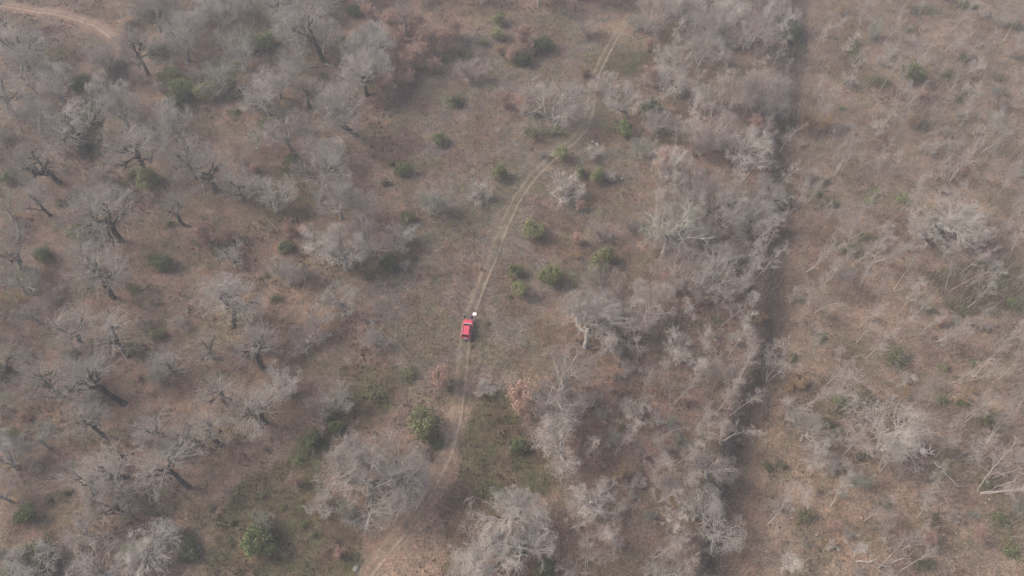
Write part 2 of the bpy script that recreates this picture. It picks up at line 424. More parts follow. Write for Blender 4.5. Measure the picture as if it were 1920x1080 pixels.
def whips(name, n, seed, label):
    """thin upright shoots of the undergrowth, too many to count"""
    rng = np.random.default_rng(seed)
    x = rng.uniform(-178, 178, n * 9); y = rng.uniform(12, 205, n * 9)
    u, v = to_px(x, y, 0.0)
    dens = np.where(inside(x, y, RIGHT), 1.0, np.where((u > 1020) & (u < 1480) & (v > 560 - (u - 1020)), .8, np.where(u < 640, .35, 0.0)))
    ok = (u > -40) & (u < 1960) & (v > -40) & (v < 1120) & ~inside(x, y, CLEARING) & (poly_dist(x, y, TRACK) > 2.5) & (poly_dist(x, y, ROAD) > 3)
    ok &= rng.random(len(x)) < dens * np.clip(fbm(x, y, 8, 331) * 3 - 1.0, 0, 1)
    x, y = x[ok][:n], y[ok][:n]; n = len(x)
    z = h(x, y) + bumps(x, y) - .1
    L = rng.uniform(.8, 3.4, n) ** 1.0; r = .010 + .006 * L
    d = norm(np.stack([rng.normal(0, .22, n), rng.normal(0, .22, n), np.ones(n)], 1))
    pts, rad = grow_level(rng, np.stack([x, y, z], 1), d, L, r, 2, .12, .02, .4)
    B = Builder(); B.tube(pts, rad, 3)
    cp, cd, cl, cr_ = children(rng, pts, rad, 3, .35, 1, (25, 55), (.3, .9), .3, .6, None, .009)
    p2, r2 = grow_level(rng, cp, cd, cl, cr_, 1, .1, .05, .5); B.tube(p2, r2, 3)
    me = B.mesh(name, [M_mauve], False)
    tag(link(name, me), label, kind='stuff')

# ------------------------------------------------------------------ trees: branching in numpy
def norm(a):
    return a / np.maximum(np.linalg.norm(a, axis=-1, keepdims=True), 1e-9)

class Builder:
    def __init__(self): self.v = []; self.f = []; self.n = 0; self.m = []
    def tube(self, pts, rad, sides, mi=0):
        N, K, _ = pts.shape
        d = np.empty_like(pts); d[:, 1:-1] = pts[:, 2:] - pts[:, :-2]; d[:, 0] = pts[:, 1] - pts[:, 0]; d[:, -1] = pts[:, -1] - pts[:, -2]
        d = norm(d)
        ref = np.where(np.abs(d[..., 2:3]) > 0.9, np.array([1.0, 0, 0]), np.array([0, 0, 1.0]))
        a = norm(np.cross(d, ref)); b = np.cross(d, a)
        th = np.arange(sides) * 2 * np.pi / sides
        ring = pts[:, :, None, :] + rad[:, :, None, None] * (a[:, :, None, :] * np.cos(th)[:, None] + b[:, :, None, :] * np.sin(th)[:, None])
        base = self.n + (np.arange(N)[:, None, None] * K + np.arange(K - 1)[None, :, None]) * sides
        j = np.arange(sides)[None, None, :]; j2 = (j + 1) % sides
        f = np.stack([base + j, base + j2, base + sides + j2, base + sides + j], -1)
        self.v.append(ring.reshape(-1, 3)); self.f.append(f.reshape(-1, 4)); self.n += N * K * sides; self.m.append(np.full(N * (K - 1) * sides, mi, np.int32))
    def mesh(self, name, mats, smooth=True):
        me = np_mesh(name, np.concatenate(self.v), np.concatenate(self.f), mats, smooth)
        if len(mats) > 1: me.polygons.foreach_set('material_index', np.concatenate(self.m))
        return me

def grow_level(rng, p0, d0, L, r0, nseg, wig, up, taper):
    pts = [p0]; d = d0
    for k in range(nseg):
        d = norm(d + rng.normal(0, wig, d.shape) + np.array([0, 0, up]))
        pts.append(pts[-1] + d * (L / nseg)[:, None])
    pts = np.stack(pts, 1)
    rad = r0[:, None] * np.linspace(1, taper, nseg + 1)[None, :]
    return pts, rad

def children(rng, pts, rad, n, t0, t1, ang, Lr, shape, rr, Lpar, rmin):
    N, K, _ = pts.shape
    t = rng.uniform(t0, t1, (N, n)); t = np.sort(t, 1)
    f = t * (K - 1); i = np.minimum(f.astype(int), K - 2); fr = (f - i)[..., None]
    idx = np.arange(N)[:, None]
    p = pts[idx, i] * (1 - fr) + pts[idx, i + 1] * fr
    d = norm(pts[idx, i + 1] - pts[idx, i])
    r = rad[idx, i] * (1 - fr[..., 0]) + rad[idx, i + 1] * fr[..., 0]
    ref = rng.normal(0, 1, d.shape); side = norm(ref - (ref * d).sum(-1, keepdims=True) * d)
    a = np.radians(rng.uniform(*ang, (N, n)))[..., None]
    nd = d * np.cos(a) + side * np.sin(a)
    L = rng.uniform(*Lr, (N, n)) * (1 - shape * t)
    r = np.maximum(r * rr, rmin)
    return p.reshape(-1, 3), nd.reshape(-1, 3), L.ravel(), r.ravel()

def tree(rng, starts, levels, split, name, m_trunk, m_crown, dome=None):
    """starts: list of (p, d, L, r); levels[0] shapes the stems; levels < split go to the trunk mesh"""
    tb, cb = Builder(), Builder()
    p = np.array([s[0] for s in starts], float); d = norm(np.array([s[1] for s in starts], float))
    L = np.array([s[2] for s in starts], float); r = np.array([s[3] for s in starts], float)
    for k, lv in enumerate(levels):
        pts, rad = grow_level(rng, p, d, L, r, lv['seg'], lv['wig'], lv['up'], lv['taper'])
        if k == 0 and lv.get('flare'):
            rad[:, 0] *= lv['flare']
        (tb if k < split else cb).tube(pts, rad, lv['sides'], 1 if split <= k <= split + lv.get('limb', 0) and name != 'bush' else 0)
        if k + 1 < len(levels):
            c = levels[k + 1]
            p, d, L, r = children(rng, pts, rad, c['n'], c['t'][0], c['t'][1], c['ang'], c['L'], c.get('shape', 0.3), c['rr'], L, c['rmin'])
    if dome:
        q = np.concatenate(cb.v); hr = np.hypot(q[:, 0], q[:, 1])
        zc = np.percentile(q[:, 2], 42); a = np.percentile(hr, dome[0]); cu = (np.percentile(q[:, 2], 96) - zc) * dome[1]; cl = (zc - np.percentile(q[:, 2], 3)) * .95
        for B in (tb, cb):
            for k, v in enumerate(B.v):
                dz = v[:, 2] - zc; rho = np.sqrt((np.hypot(v[:, 0], v[:, 1]) / a) ** 2 + (dz / np.where(dz > 0, cu, cl)) ** 2)
                f = np.where(rho > .7, (.7 + .36 * np.tanh((rho - .7) / .36)) / np.maximum(rho, .7), 1.0)
                if B is tb: k_ = np.clip((v[:, 2] - 2.0) / 3.0, 0, 1); f = 1 + (f - 1) * k_ * k_ * (3 - 2 * k_)
                f = f[:, None]
                B.v[k] = np.array([0, 0, zc]) + (v - np.array([0, 0, zc])) * f
    return tb.mesh(name + '_trunk', [m_trunk]), cb.mesh(name + '_crown', [m_crown, M_limb])

whips('undergrowth', 24000, 12, 'thin leafless shoots of undergrowth among the trees')

LV = lambda **k: k
def make_pollard(seed, m_tr=None, m_cr=None, dense=False):
    g = np.random.default_rng(seed)
    st = [((0, 0, -0.3), (g.normal(0, .16), g.normal(0, .16), 1), g.uniform(2.8, 4.2), g.uniform(.27, .36))]
    lv = [LV(seg=6, wig=.15, up=.05, taper=.8, sides=8, flare=1.5),
          LV(n=int(g.integers(4, 7)), t=(.6, 1), ang=(25, 80), L=(2.0, 3.8), shape=.2, rr=.62, rmin=.14, seg=6, wig=.30, up=.10, taper=.7, sides=6),
          LV(n=4, t=(.35, 1), ang=(25, 75), L=(.6, 1.7), shape=.2, rr=.68, rmin=.085, seg=3, wig=.28, up=.15, taper=.65, sides=5),
          LV(n=7 if dense else 5, t=(.2, 1), ang=(15, 75), L=(2.4, 4.8), shape=.15, rr=.42 if dense else .30, rmin=.022, seg=4, wig=.12, up=.07, taper=.35, sides=3, limb=0 if dense else -1),
          LV(n=6 if dense else 5, t=(.1, 1), ang=(20, 60), L=(.8, 1.7), shape=.3, rr=.6, rmin=.013 if dense else .0115, seg=2, wig=.14, up=.04, taper=.5, sides=3),
          LV(n=8 if dense else 4, t=(.15, 1), ang=(25, 60), L=(.35, .8), shape=.3, rr=.7, rmin=.0078 if dense else .0085, seg=1, wig=.1, up=.0, taper=.5, sides=3)]
    return tree(g, st, lv, 3, 'pollard', m_tr or M_darkbark, m_cr or M_shoot, (86, 1.0))

def make_oak(seed, m_tr=None, m_cr=None, stems=1):
    g = np.random.default_rng(seed)
    st = []
    for k in range(stems):
        a = g.uniform(0, 6.28); q = 0.25 if stems == 1 else 0.7
        st.append(((.25 * math.cos(a) * (stems > 1), .25 * math.sin(a) * (stems > 1), -0.3), (q * math.cos(a) * g.random(), q * math.sin(a) * g.random(), 1),
                   g.uniform(2.2, 3.4), g.uniform(.24, .30) / math.sqrt(stems)))
    lv = [LV(seg=5, wig=.10, up=.05, taper=.6, sides=7, flare=1.4),
          LV(n=9 if stems == 1 else 6, t=(.35, 1), ang=(25, 70), L=(4.0, 6.2), shape=.15, rr=.5, rmin=.06, seg=6, wig=.17, up=.06, taper=.3, sides=5),
          LV(n=8, t=(.2, 1), ang=(25, 65), L=(1.7, 3.0), shape=.35, rr=.6, rmin=.024, limb=0, seg=4, wig=.16, up=.04, taper=.4, sides=4),
          LV(n=6, t=(.2, 1), ang=(25, 65), L=(.9, 1.7), shape=.35, rr=.6, rmin=.013, seg=2, wig=.16, up=.03, taper=.5, sides=3),
          LV(n=6 if stems == 1 else 4, t=(.1, 1), ang=(25, 65), L=(.4, .95), shape=.3, rr=.7, rmin=.009, seg=1, wig=.1, up=0, taper=.5, sides=3)]
    return tree(g, st, lv, 2 if stems == 1 else 1, 'oak', m_tr or M_greybark, m_cr or M_twig, (84, 1.0))

def make_birch(seed, stems=1, m_tr=None, m_cr=None):
    g = np.random.default_rng(seed)
    st = []
    for k in range(stems):
        a = g.uniform(0, 6.28); q = 0.10 if stems == 1 else 0.30
        st.append(((.2 * math.cos(a) * (stems > 1), .2 * math.sin(a) * (stems > 1), -0.3), (q * math.cos(a), q * math.sin(a), 1), g.uniform(10, 13), g.uniform(.066, .088)))
    lv = [LV(seg=10, wig=.06, up=.02, taper=.18, sides=6, flare=1.4),
          LV(n=22 if stems == 1 else 14, t=(.28, 1), ang=(25, 60), L=(2.0, 3.9), shape=.55, rr=.42, rmin=.022, seg=4, wig=.12, up=.07, taper=.3, sides=3),
          LV(n=8, t=(.15, 1), ang=(25, 55), L=(.7, 1.4), shape=.4, rr=.6, rmin=.013, seg=2, wig=.14, up=.03, taper=.5, sides=3),
          LV(n=5, t=(.1, 1), ang=(25, 60), L=(.35, .7), shape=.3, rr=.7, rmin=.0095, seg=1, wig=.1, up=-.02, taper=.5, sides=3)]
    return tree(g, st, lv, 1, 'birch', m_tr or M_palebark, m_cr or M_mauve)

def make_bush(seed, m_tr=None, m_cr=None):
    g = np.random.default_rng(seed)
    st = []
    for k in range(9):
        a = g.uniform(0, 6.28); q = g.uniform(.15, .9)
        st.append(((.15 * math.cos(a), .15 * math.sin(a), -.2), (q * math.cos(a), q * math.sin(a), 1), g.uniform(1.8, 3.2), g.uniform(.035, .06)))
    lv = [LV(seg=4, wig=.12, up=.03, taper=.3, sides=4),
          LV(n=8, t=(.15, 1), ang=(20, 55), L=(.8, 1.6), shape=.3, rr=.55, rmin=.016, seg=3, wig=.14, up=.04, taper=.4, sides=3),
          LV(n=6, t=(.15, 1), ang=(25, 60), L=(.4, .9), shape=.3, rr=.6, rmin=.011, seg=2, wig=.14, up=.02, taper=.5, sides=3),
          LV(n=4, t=(.1, 1), ang=(25, 60), L=(.2, .5), shape=.2, rr=.7, rmin=.009, seg=1, wig=.1, up=0, taper=.5, sides=3)]
    return tree(g, st, lv, 1, 'bush', m_tr or M_greybark, m_cr or M_twig)

def leaf_cloud(g, centres, radii, per, size, flat=0.0):
    """leaf quads gathered in lumps"""
    n = len(centres)
    d = norm(g.normal(0, 1, (n, per, 3))); rr = radii[:, None, None] * g.uniform(.45, 1.05, (n, per, 1)) ** .6
    p = centres[:, None, :] + d * rr
    nrm = norm(d + g.normal(0, .30, d.shape)); ref = g.normal(0, 1, d.shape)
    a = norm(np.cross(nrm, ref)); b = np.cross(nrm, a)
    s = g.uniform(*size, (n, per, 1)); s2 = s * g.uniform(.45, .8, s.shape)
    V = np.stack([p - a * s, p - b * s2, p + a * s, p + b * s2], 2)
    return V.reshape(-1, 3)

def make_shrub(seed, mat, tall=1.0, lumps=46, per=60, size=(.05, .11), spread=0.30, openness=0.0):
    """rounded evergreen about 1.6 m in radius (scaled later)"""
    g = np.random.default_rng(seed)
    d = norm(g.normal(0, 1, (lumps, 3))); d[:, 2] = np.abs(d[:, 2]) * 1.0 - .25
    lob = 1 + 0.42 * np.sin(d[:, 0] * 3 + seed) * np.cos(d[:, 1] * 4 + seed * 2)
    rr = g.uniform(.62 - openness, 1.0, (lumps, 1)) * lob[:, None]
    c = d * rr * np.array([1.25, 1.25, 1.15 * tall]); c[:, 2] += .95 * tall
    V = leaf_cloud(g, c, g.uniform(spread * .75, spread * 1.35, lumps) * 1.3, per, size)
    V[:, 2] = np.maximum(V[:, 2], -0.05)
    F = np.arange(len(V)).reshape(-1, 4)
    crown = np_mesh('shrub_crown', V, F, [mat])
    st = []
    for k in range(5):
        a = g.uniform(0, 6.28); q = g.uniform(.1, .7)
        st.append(((0, 0, -.2), (q * math.cos(a), q * math.sin(a), 1), 1.6 * tall, .05))
    tb = Builder()
    p = np.array([s[0] for s in st], float); dd = norm(np.array([s[1] for s in st], float))
    pts, rad = grow_level(g, p, dd, np.array([s[2] for s in st]), np.array([s[3] for s in st]), 4, .15, .03, .3)
    tb.tube(pts, rad, 5)
    cp, cd, cl, cr_ = children(g, pts, rad, 5, .2, 1, (25, 60), (.6, 1.0), .2, .6, None, .012)
    pts, rad = grow_level(g, cp, cd, cl, cr_, 2, .15, .0, .4); tb.tube(pts, rad, 3)
    return tb.mesh('shrub_stem', [M_greybark]), crown

def make_leafy(seed, mat):
    """young tree that kept its dead leaves: bush of twigs with leaf clumps on them"""
    g = np.random.default_rng(seed)
    st = []
    for k in range(4):
        a = g.uniform(0, 6.28); q = g.uniform(.1, .6)
        st.append(((0, 0, -.2), (q * math.cos(a), q * math.sin(a), 1), g.uniform(2.2, 3.4), .06))
    tb = Builder()
    p = np.array([s[0] for s in st], float); dd = norm(np.array([s[1] for s in st], float))
    pts, rad = grow_level(g, p, dd, np.array([s[2] for s in st]), np.array([s[3] for s in st]), 5, .1, .03, .3); tb.tube(pts, rad, 5)
    cp, cd, cl, cr_ = children(g, pts, rad, 11, .15, 1, (30, 70), (.7, 1.5), .4, .55, None, .016)
    pts, rad = grow_level(g, cp, cd, cl, cr_, 3, .15, .02, .4); tb.tube(pts, rad, 3)
    cp, cd, cl, cr_ = children(g, pts, rad, 4, .2, 1, (30, 70), (.3, .7), .3, .6, None, .01)
    pts2, rad2 = grow_level(g, cp, cd, cl, cr_, 1, .15, .0, .5); tb.tube(pts2, rad2, 3)
    cen = np.concatenate([pts[:, 2:].reshape(-1, 3), pts2[:, -1]])
    V = leaf_cloud(g, cen, g.uniform(.16, .34, len(cen)), 14, (.045, .085))
    return tb.mesh('sapling_stem', [M_mauve]), np_mesh('sapling_crown', V, np.arange(len(V)).reshape(-1, 4), [mat])

PROTO = {
    'pollard': [make_pollard(s) for s in (11, 12, 13, 14, 15, 16, 17)],
    'pollard_big': [make_pollard(s, None, M_twig, True) for s in (24, 25, 26)],
    'pollard_pale': [make_pollard(s, M_greybark, M_twig, True) for s in (21, 22)],
    'oak': [make_oak(s) for s in (31, 32, 33, 35)] + [make_oak(36, None, M_mauve)] + [make_oak(34, None, M_greentwig)],
    'grove': [make_oak(s, M_palebark, M_twig, 3) for s in (41, 42)] + [make_oak(44, M_greybark, M_mauve, 3)] + [make_oak(43, M_greybark, M_mauve, 3)],
    'birch': [make_birch(s) for s in (51, 52, 53, 54)] + [make_birch(s, 2) for s in (55, 56)] + [make_birch(57, 3)],
    'birch_grey': [make_birch(s, 1, M_palebark, M_twig) for s in (61, 62)] + [make_birch(63, 3, M_greybark, M_twig)],
    'bush': [make_bush(71), make_bush(72, M_greybark, M_mauve), make_bush(73, M_greybark, M_greentwig), make_bush(74)],
    'ever_y': [make_shrub(s, M_ever['y']) for s in (81, 82)] + [make_shrub(83, M_ever['y'], 1.5)],
    'ever_g': [make_shrub(s, M_ever['g']) for s in (84, 85)],
    'ever_d': [make_shrub(s, M_ever['d'], 0.85) for s in (86, 87)],
    'low_g': [make_shrub(88, M_low, .38, 34, 30, (.05, .10), .3, .55), make_shrub(89, M_low, .30, 44, 24, (.05, .10), .32, .6), make_shrub(90, M_ever['g'], .34, 30, 30, (.05, .10), .32, .55)],
    'russet': [make_leafy(s, M_russet) for s in (91, 92)],
    'tan': [make_leafy(93, M_tan)],
}
def proto_size(pr):
    st, cr = pr
    co = np.empty(len(cr.vertices) * 3, np.float32); cr.vertices.foreach_get('co', co); co = co.reshape(-1, 3)
    r = np.percentile(np.hypot(co[:, 0], co[:, 1]), 96)
    return r, co[:, 2].max()
PSIZE = {k: [proto_size(p) for p in v] for k, v in PROTO.items()}

# ------------------------------------------------------------------ labels that single each plant out by landmarks of the photograph
LANDMARKS = [('the red car', 873, 617), ('the dark-forked tree beside the lower track', 712, 905), ('the hollow tree at the bottom edge', 943, 1020),
             ('the pale-trunked tree right of the car', 1100, 648), ('the round shrub right of the track', 1000, 436), ('the broken log pile', 603, 130),
             ('the reddish dirt road', 200, 60), ("the track's bend", 1090, 250), ('the broken grey stump', 1733, 845), ('the leaning many-limbed tree', 1650, 838),
             ('the gnarled tree on the right slope', 1760, 440), ("the gully's lower end", 1380, 940), ("the gully's middle", 1472, 560),
             ("the gully's upper end", 1490, 140), ('the twin dark trunks', 390, 828), ('the top right corner', 1920, 0), ('the bottom right corner', 1920, 1080),
             ('the top left corner', 0, 0), ('the bottom left corner', 0, 1080), ("the left edge's middle", 0, 540), ("the right edge's middle", 1920, 600),
             ("the top edge's middle", 960, 0), ('the ragged-armed dark tree', 437, 613), ("the large grey tree at the track's bend", 1045, 225),
             ('the dark heather strip', 520, 920), ('the russet tree atop the clearing', 980, 88), ('the pale grove left of the clearing', 650, 470),
             ('the low dark patch on the left', 540, 370), ('the dark spreading trunk on the left', 232, 752), ('the wood\'s middle on the right', 1250, 800)]
DIRS = ['right of', 'above right of', 'above', 'above left of', 'left of', 'below left of', 'below', 'below right of']
ORD = ['nearest', 'second nearest', 'third nearest', 'fourth nearest', 'fifth nearest', 'sixth nearest', 'seventh nearest', 'eighth nearest', 'ninth nearest',
       'tenth nearest', 'eleventh nearest', 'twelfth nearest', 'thirteenth nearest', 'fourteenth nearest', 'fifteenth nearest', 'sixteenth nearest', 'seventeenth nearest', 'eighteenth nearest', 'nineteenth nearest', 'twentieth nearest']
PENDING = []
def finish_labels():
    cells = {}
    for it in PENDING:
        o, noun, adj, u, v = it
        best = min(LANDMARKS, key=lambda q: (q[1] - u) ** 2 + (q[2] - v) ** 2)
        du, dv = u - best[1], best[2] - v
        k = int(round(math.atan2(dv, du) / (math.pi / 4))) % 8
        cells.setdefault((noun, best[0], k), []).append((math.hypot(du, dv), it))
    for (noun, lm, k), lst in cells.items():
        lst.sort(key=lambda q: q[0])
        for i, (_, (o, noun, adj, u, v)) in enumerate(lst):
            rk = (' ' + ORD[min(i, 19)]) if len(lst) > 1 else ''
            o['label'] = f'{adj} {noun},{rk} {DIRS[k]} {lm}'

GROUPS = {'pollard_big': 'gnarled bare trees of the open wood', 'pollard': 'gnarled bare trees of the open wood', 'pollard_pale': 'gnarled bare trees of the open wood', 'oak': 'bare grey broad-crowned trees',
          'grove': 'bare many-stemmed trees', 'birch': 'slender bare trees along the gully and slope', 'birch_grey': 'slender bare trees along the gully and slope',
          'bush': 'bare twiggy bushes', 'ever_y': 'evergreen shrubs', 'ever_g': 'evergreen shrubs', 'ever_d': 'evergreen shrubs', 'low_g': 'low green bushes',
          'russet': 'saplings with russet leaves', 'tan': 'saplings with tan leaves'}
NAMES = {'pollard_big': ('gnarled_tree', 'trunk', 'gnarled tree'), 'pollard': ('gnarled_tree', 'trunk', 'gnarled tree'), 'pollard_pale': ('gnarled_tree', 'trunk', 'gnarled tree'), 'oak': ('bare_tree', 'trunk', 'broad bare tree'),
         'grove': ('many_stemmed_tree', 'trunk', 'many-stemmed tree'), 'birch': ('slender_tree', 'trunk', 'slender tree'), 'birch_grey': ('slender_tree', 'trunk', 'slender tree'),
         'bush': ('twiggy_bush', 'stem', 'twiggy bush'), 'ever_y': ('evergreen_shrub', 'stem', 'evergreen shrub'), 'ever_g': ('evergreen_shrub', 'stem', 'evergreen shrub'),
         'ever_d': ('evergreen_shrub', 'stem', 'evergreen shrub'), 'low_g': ('green_bush', 'stem', 'low green bush'),
         'russet': ('russet_sapling', 'stem', 'russet sapling'), 'tan': ('tan_sapling', 'stem', 'tan sapling')}
ADJ = {'pollard_big': 'dark', 'pollard': 'dark', 'pollard_pale': 'grey', 'oak': 'leafless', 'grove': 'pale', 'birch': 'pale', 'birch_grey': 'grey', 'bush': 'leafless', 'ever_y': 'yellowish',
       'ever_g': 'green', 'ever_d': 'dark', 'low_g': 'leafy', 'russet': 'leafy', 'tan': 'leafy'}
CATS = {'bush': 'bush', 'low_g': 'bush', 'ever_y': 'shrub', 'ever_g': 'shrub', 'ever_d': 'shrub', 'russet': 'sapling', 'tan': 'sapling'}
prng = random.Random(7)
PLACED = []
def plant(kind, u, v, diam=None, label=None, var=None, rot=None, lean=None, zs=1.0, pos=None, sc=(.6, 1.0)):
    """u, v: foot of the plant in the photograph; diam: crown width there in pixels"""
    x, y, z = pos or P(u, v)
    k = prng.randrange(len(PROTO[kind])) if var is None else var
    st, cr = PROTO[kind][k]; r, hh = PSIZE[kind][k]
    s = prng.uniform(*sc) if diam is None else (diam / px_per_m(x, y, z)) / (2 * r)
    if diam is not None and kind[:4] in ('ever', 'russ', 'tan'): s *= 1.2
    s = min(max(s, 0.25), 2.2)
    nm, tn, noun = NAMES[kind]
    e = link(nm, None, None, (x, y, z - 0.05))
    e.rotation_euler = (prng.gauss(0, .05) if lean is None else lean[0], prng.gauss(0, .05) if lean is None else lean[1], prng.uniform(0, 6.28) if rot is None else rot)
    e.scale = (s * prng.uniform(.94, 1.06), s * prng.uniform(.94, 1.06), s * zs * prng.uniform(.92, 1.08))
    e.empty_display_size = 0.2
    link(tn, st, e); link('crown', cr, e)
    tag(e, label, CATS.get(kind, 'tree'), GROUPS[kind])
    if not label: PENDING.append((e, noun, ADJ[kind], u, v))
    PLACED.append((x, y, kind, s * r))
    return e

# gnarled trees, dark trunks (foot u, v, crown width)
plant('pollard_big', 437, 613, 150, 'ragged-armed dark gnarled tree with pale shoots left of the clearing')
plant('pollard_big', 712, 914, 215, 'largest pale-crowned bare tree with dark forked limbs beside the lower track', zs=.8)
plant('pollard_big', 943, 1030, 195, 'bare tree with a dark hollow trunk at the bottom edge', zs=.7)
plant('pollard_pale', 1100, 650, 165, 'bare tree with a pale thick trunk right of the red car', zs=.72)
plant('pollard_pale', 1760, 442, 165, 'gnarled hollow bare tree high on the right slope', var=1, zs=.55, lean=(0, 0))
plant('pollard', 232, 756, 150, 'spreading gnarled tree with dark stubby limbs on the left')
for u, v, d in [(240, 668, 130), (212, 558, 130), (224, 452, 150), (405, 362, 120), (112, 342, 125), (275, 326, 120), (170, 278, 130), (65, 146, 110),
                (12, 58, 100), (243, 896, 140), (177, 928, 125), (355, 914, 140), (368, 826, 105), (412, 834, 105), (120, 747, 120), (32, 216, 110), (495, 692, 130),
                (610, 116, 150), (40, 502, 120), (-10, 640, 120), (535, 40, 90), (150, 640, 100), (30, 700, 110)]:
    plant('pollard', u, v, d)
plant('pollard_big', 668, 253, 140)
plant('pollard_big', 688, 180, 115)
plant('pollard_pale', 290, 1050, 130, zs=.6)
plant('pollard_pale', 1505, 824, 85)
plant('grove', 1650, 840, 150, 'leaning pale tree with many fanned limbs beside a fallen trunk', var=0, rot=.4, lean=(.05, .32))
plant('grove', 1036, 224, 128, "largest grey bare tree beside the track's bend", var=0)
for u, v, d in [(1176, 222, 85), (615, 475, 100), (650, 505, 110), (700, 480, 110), (640, 410, 110), (690, 420, 90), (545, 532, 85), (505, 215, 95), (548, 282, 95), (590, 295, 85),
                (650, 580, 90), (1245, 475, 150), (1330, 548, 120), (1052, 765, 170), (1055, 858, 130),
                (1105, 945, 110), (1300, 975, 105), (1325, 895, 105), (1330, 1010, 110), (700, 135, 110), (640, 320, 90), (90, 1075, 110), (200, 1075, 110),
                (30, 880, 110), (20, 940, 90), (90, 840, 90), (180, 400, 80), (80, 250, 100), (120, 190, 90), (240, 240, 100), (330, 250, 80), (430, 180, 90), 
                (200, 140, 80), (350, 100, 90), (300, 60, 80), (450, 110, 90), (420, 60, 90), (480, 40, 80), (560, 90, 90), (540, 160, 80), (380, 20, 80), (620, 30, 70),
                (1230, 1095, 100), (760, 60, 70), (1010, 10, 80), (1080, 0, 80), (1150, 0, 80)]:
    plant('oak', u, v, d)
for u, v, d in [(1210, 603, 120), (1270, 540, 110), (1130, 560, 90), (1400, 90, 90), (1370, 200, 100), (1420, 220, 110), (1330, 280, 100), (1390, 300, 100),
                (1250, 330, 90), (1300, 390, 100), (1350, 420, 110), (1400, 420, 100), (1250, 180, 90), (1310, 120, 90), (1360, 60, 90), (1430, 40, 90), (1280, 40, 80),
                (1210, 60, 80), (1230, 250, 70), (1270, 470, 90)]:
    plant('grove', u, v, d)
for u, v in [(1402, 83), (1600, 78), (1652, 90), (1798, 27), (1877, 82), (1717, 142), (1822, 147), (1893, 178), (1532, 200), (1660, 233), (1580, 313), (1607, 317), (1670, 325),
             (1650, 303), (1462, 283), (1453, 357), (1407, 358), (1780, 340), (1843, 353), (1562, 277), (1682, 253), (1370, 347), (1727, 297), (1493, 393), (1545, 418), (1558, 452),
             (1595, 445), (1690, 395), (1427, 488), (1540, 540), (1613, 540), (1643, 565), (1683, 590), (1680, 612), (1818, 492), (1605, 643), (1527, 670), (1623, 672), (1550, 720),
             (1722, 630), (1802, 645), (1787, 717), (1822, 710), (1813, 578), (1302, 693), (1368, 662), (1400, 685), (1348, 718), (1383, 717), (1437, 718), (1317, 838), (1295, 915),
             (1340, 777), (1367, 780), (1565, 775), (1553, 835), (1440, 983), (1652, 888), (1753, 858), (1870, 770), (1833, 923), (1747, 923),
             (1557, 950), (1507, 953), (1717, 973), (1857, 897), (1487, 1072), (1260, 760), (1225, 830), (1270, 870), (1250, 690), (1350, 610), (1205, 740), (1180, 800)]:
    plant('birch' if prng.random() < .7 else 'birch_grey', u, v, None, lean=(prng.gauss(0, .06), .0 + prng.gauss(0, .06)), zs=.95, sc=(.7, 1.0))
for u, v, d in [(760, 445, 80), (815, 388, 90), (895, 362, 60), (1058, 352, 80), (440, 482, 60), (590, 622, 90), (705, 632, 65), (860, 1068, 85), (640, 752, 80), (600, 775, 70),
                (500, 980, 55), (600, 945, 65), (905, 728, 50), (1130, 165, 65), (885, 140, 70), (1180, 420, 60), (1130, 440, 60), (1015, 290, 30), (1200, 290, 60), (1140, 330, 40),
                (985, 180, 40), (1100, 60, 50), (1110, 290, 40), (760, 500, 30), (560, 640, 60), (800, 850, 40), (650, 960, 60), (1480, 770, 60), (1560, 870, 60), (1600, 900, 50)]:
    plant('bush', u, v + d * .15, d)
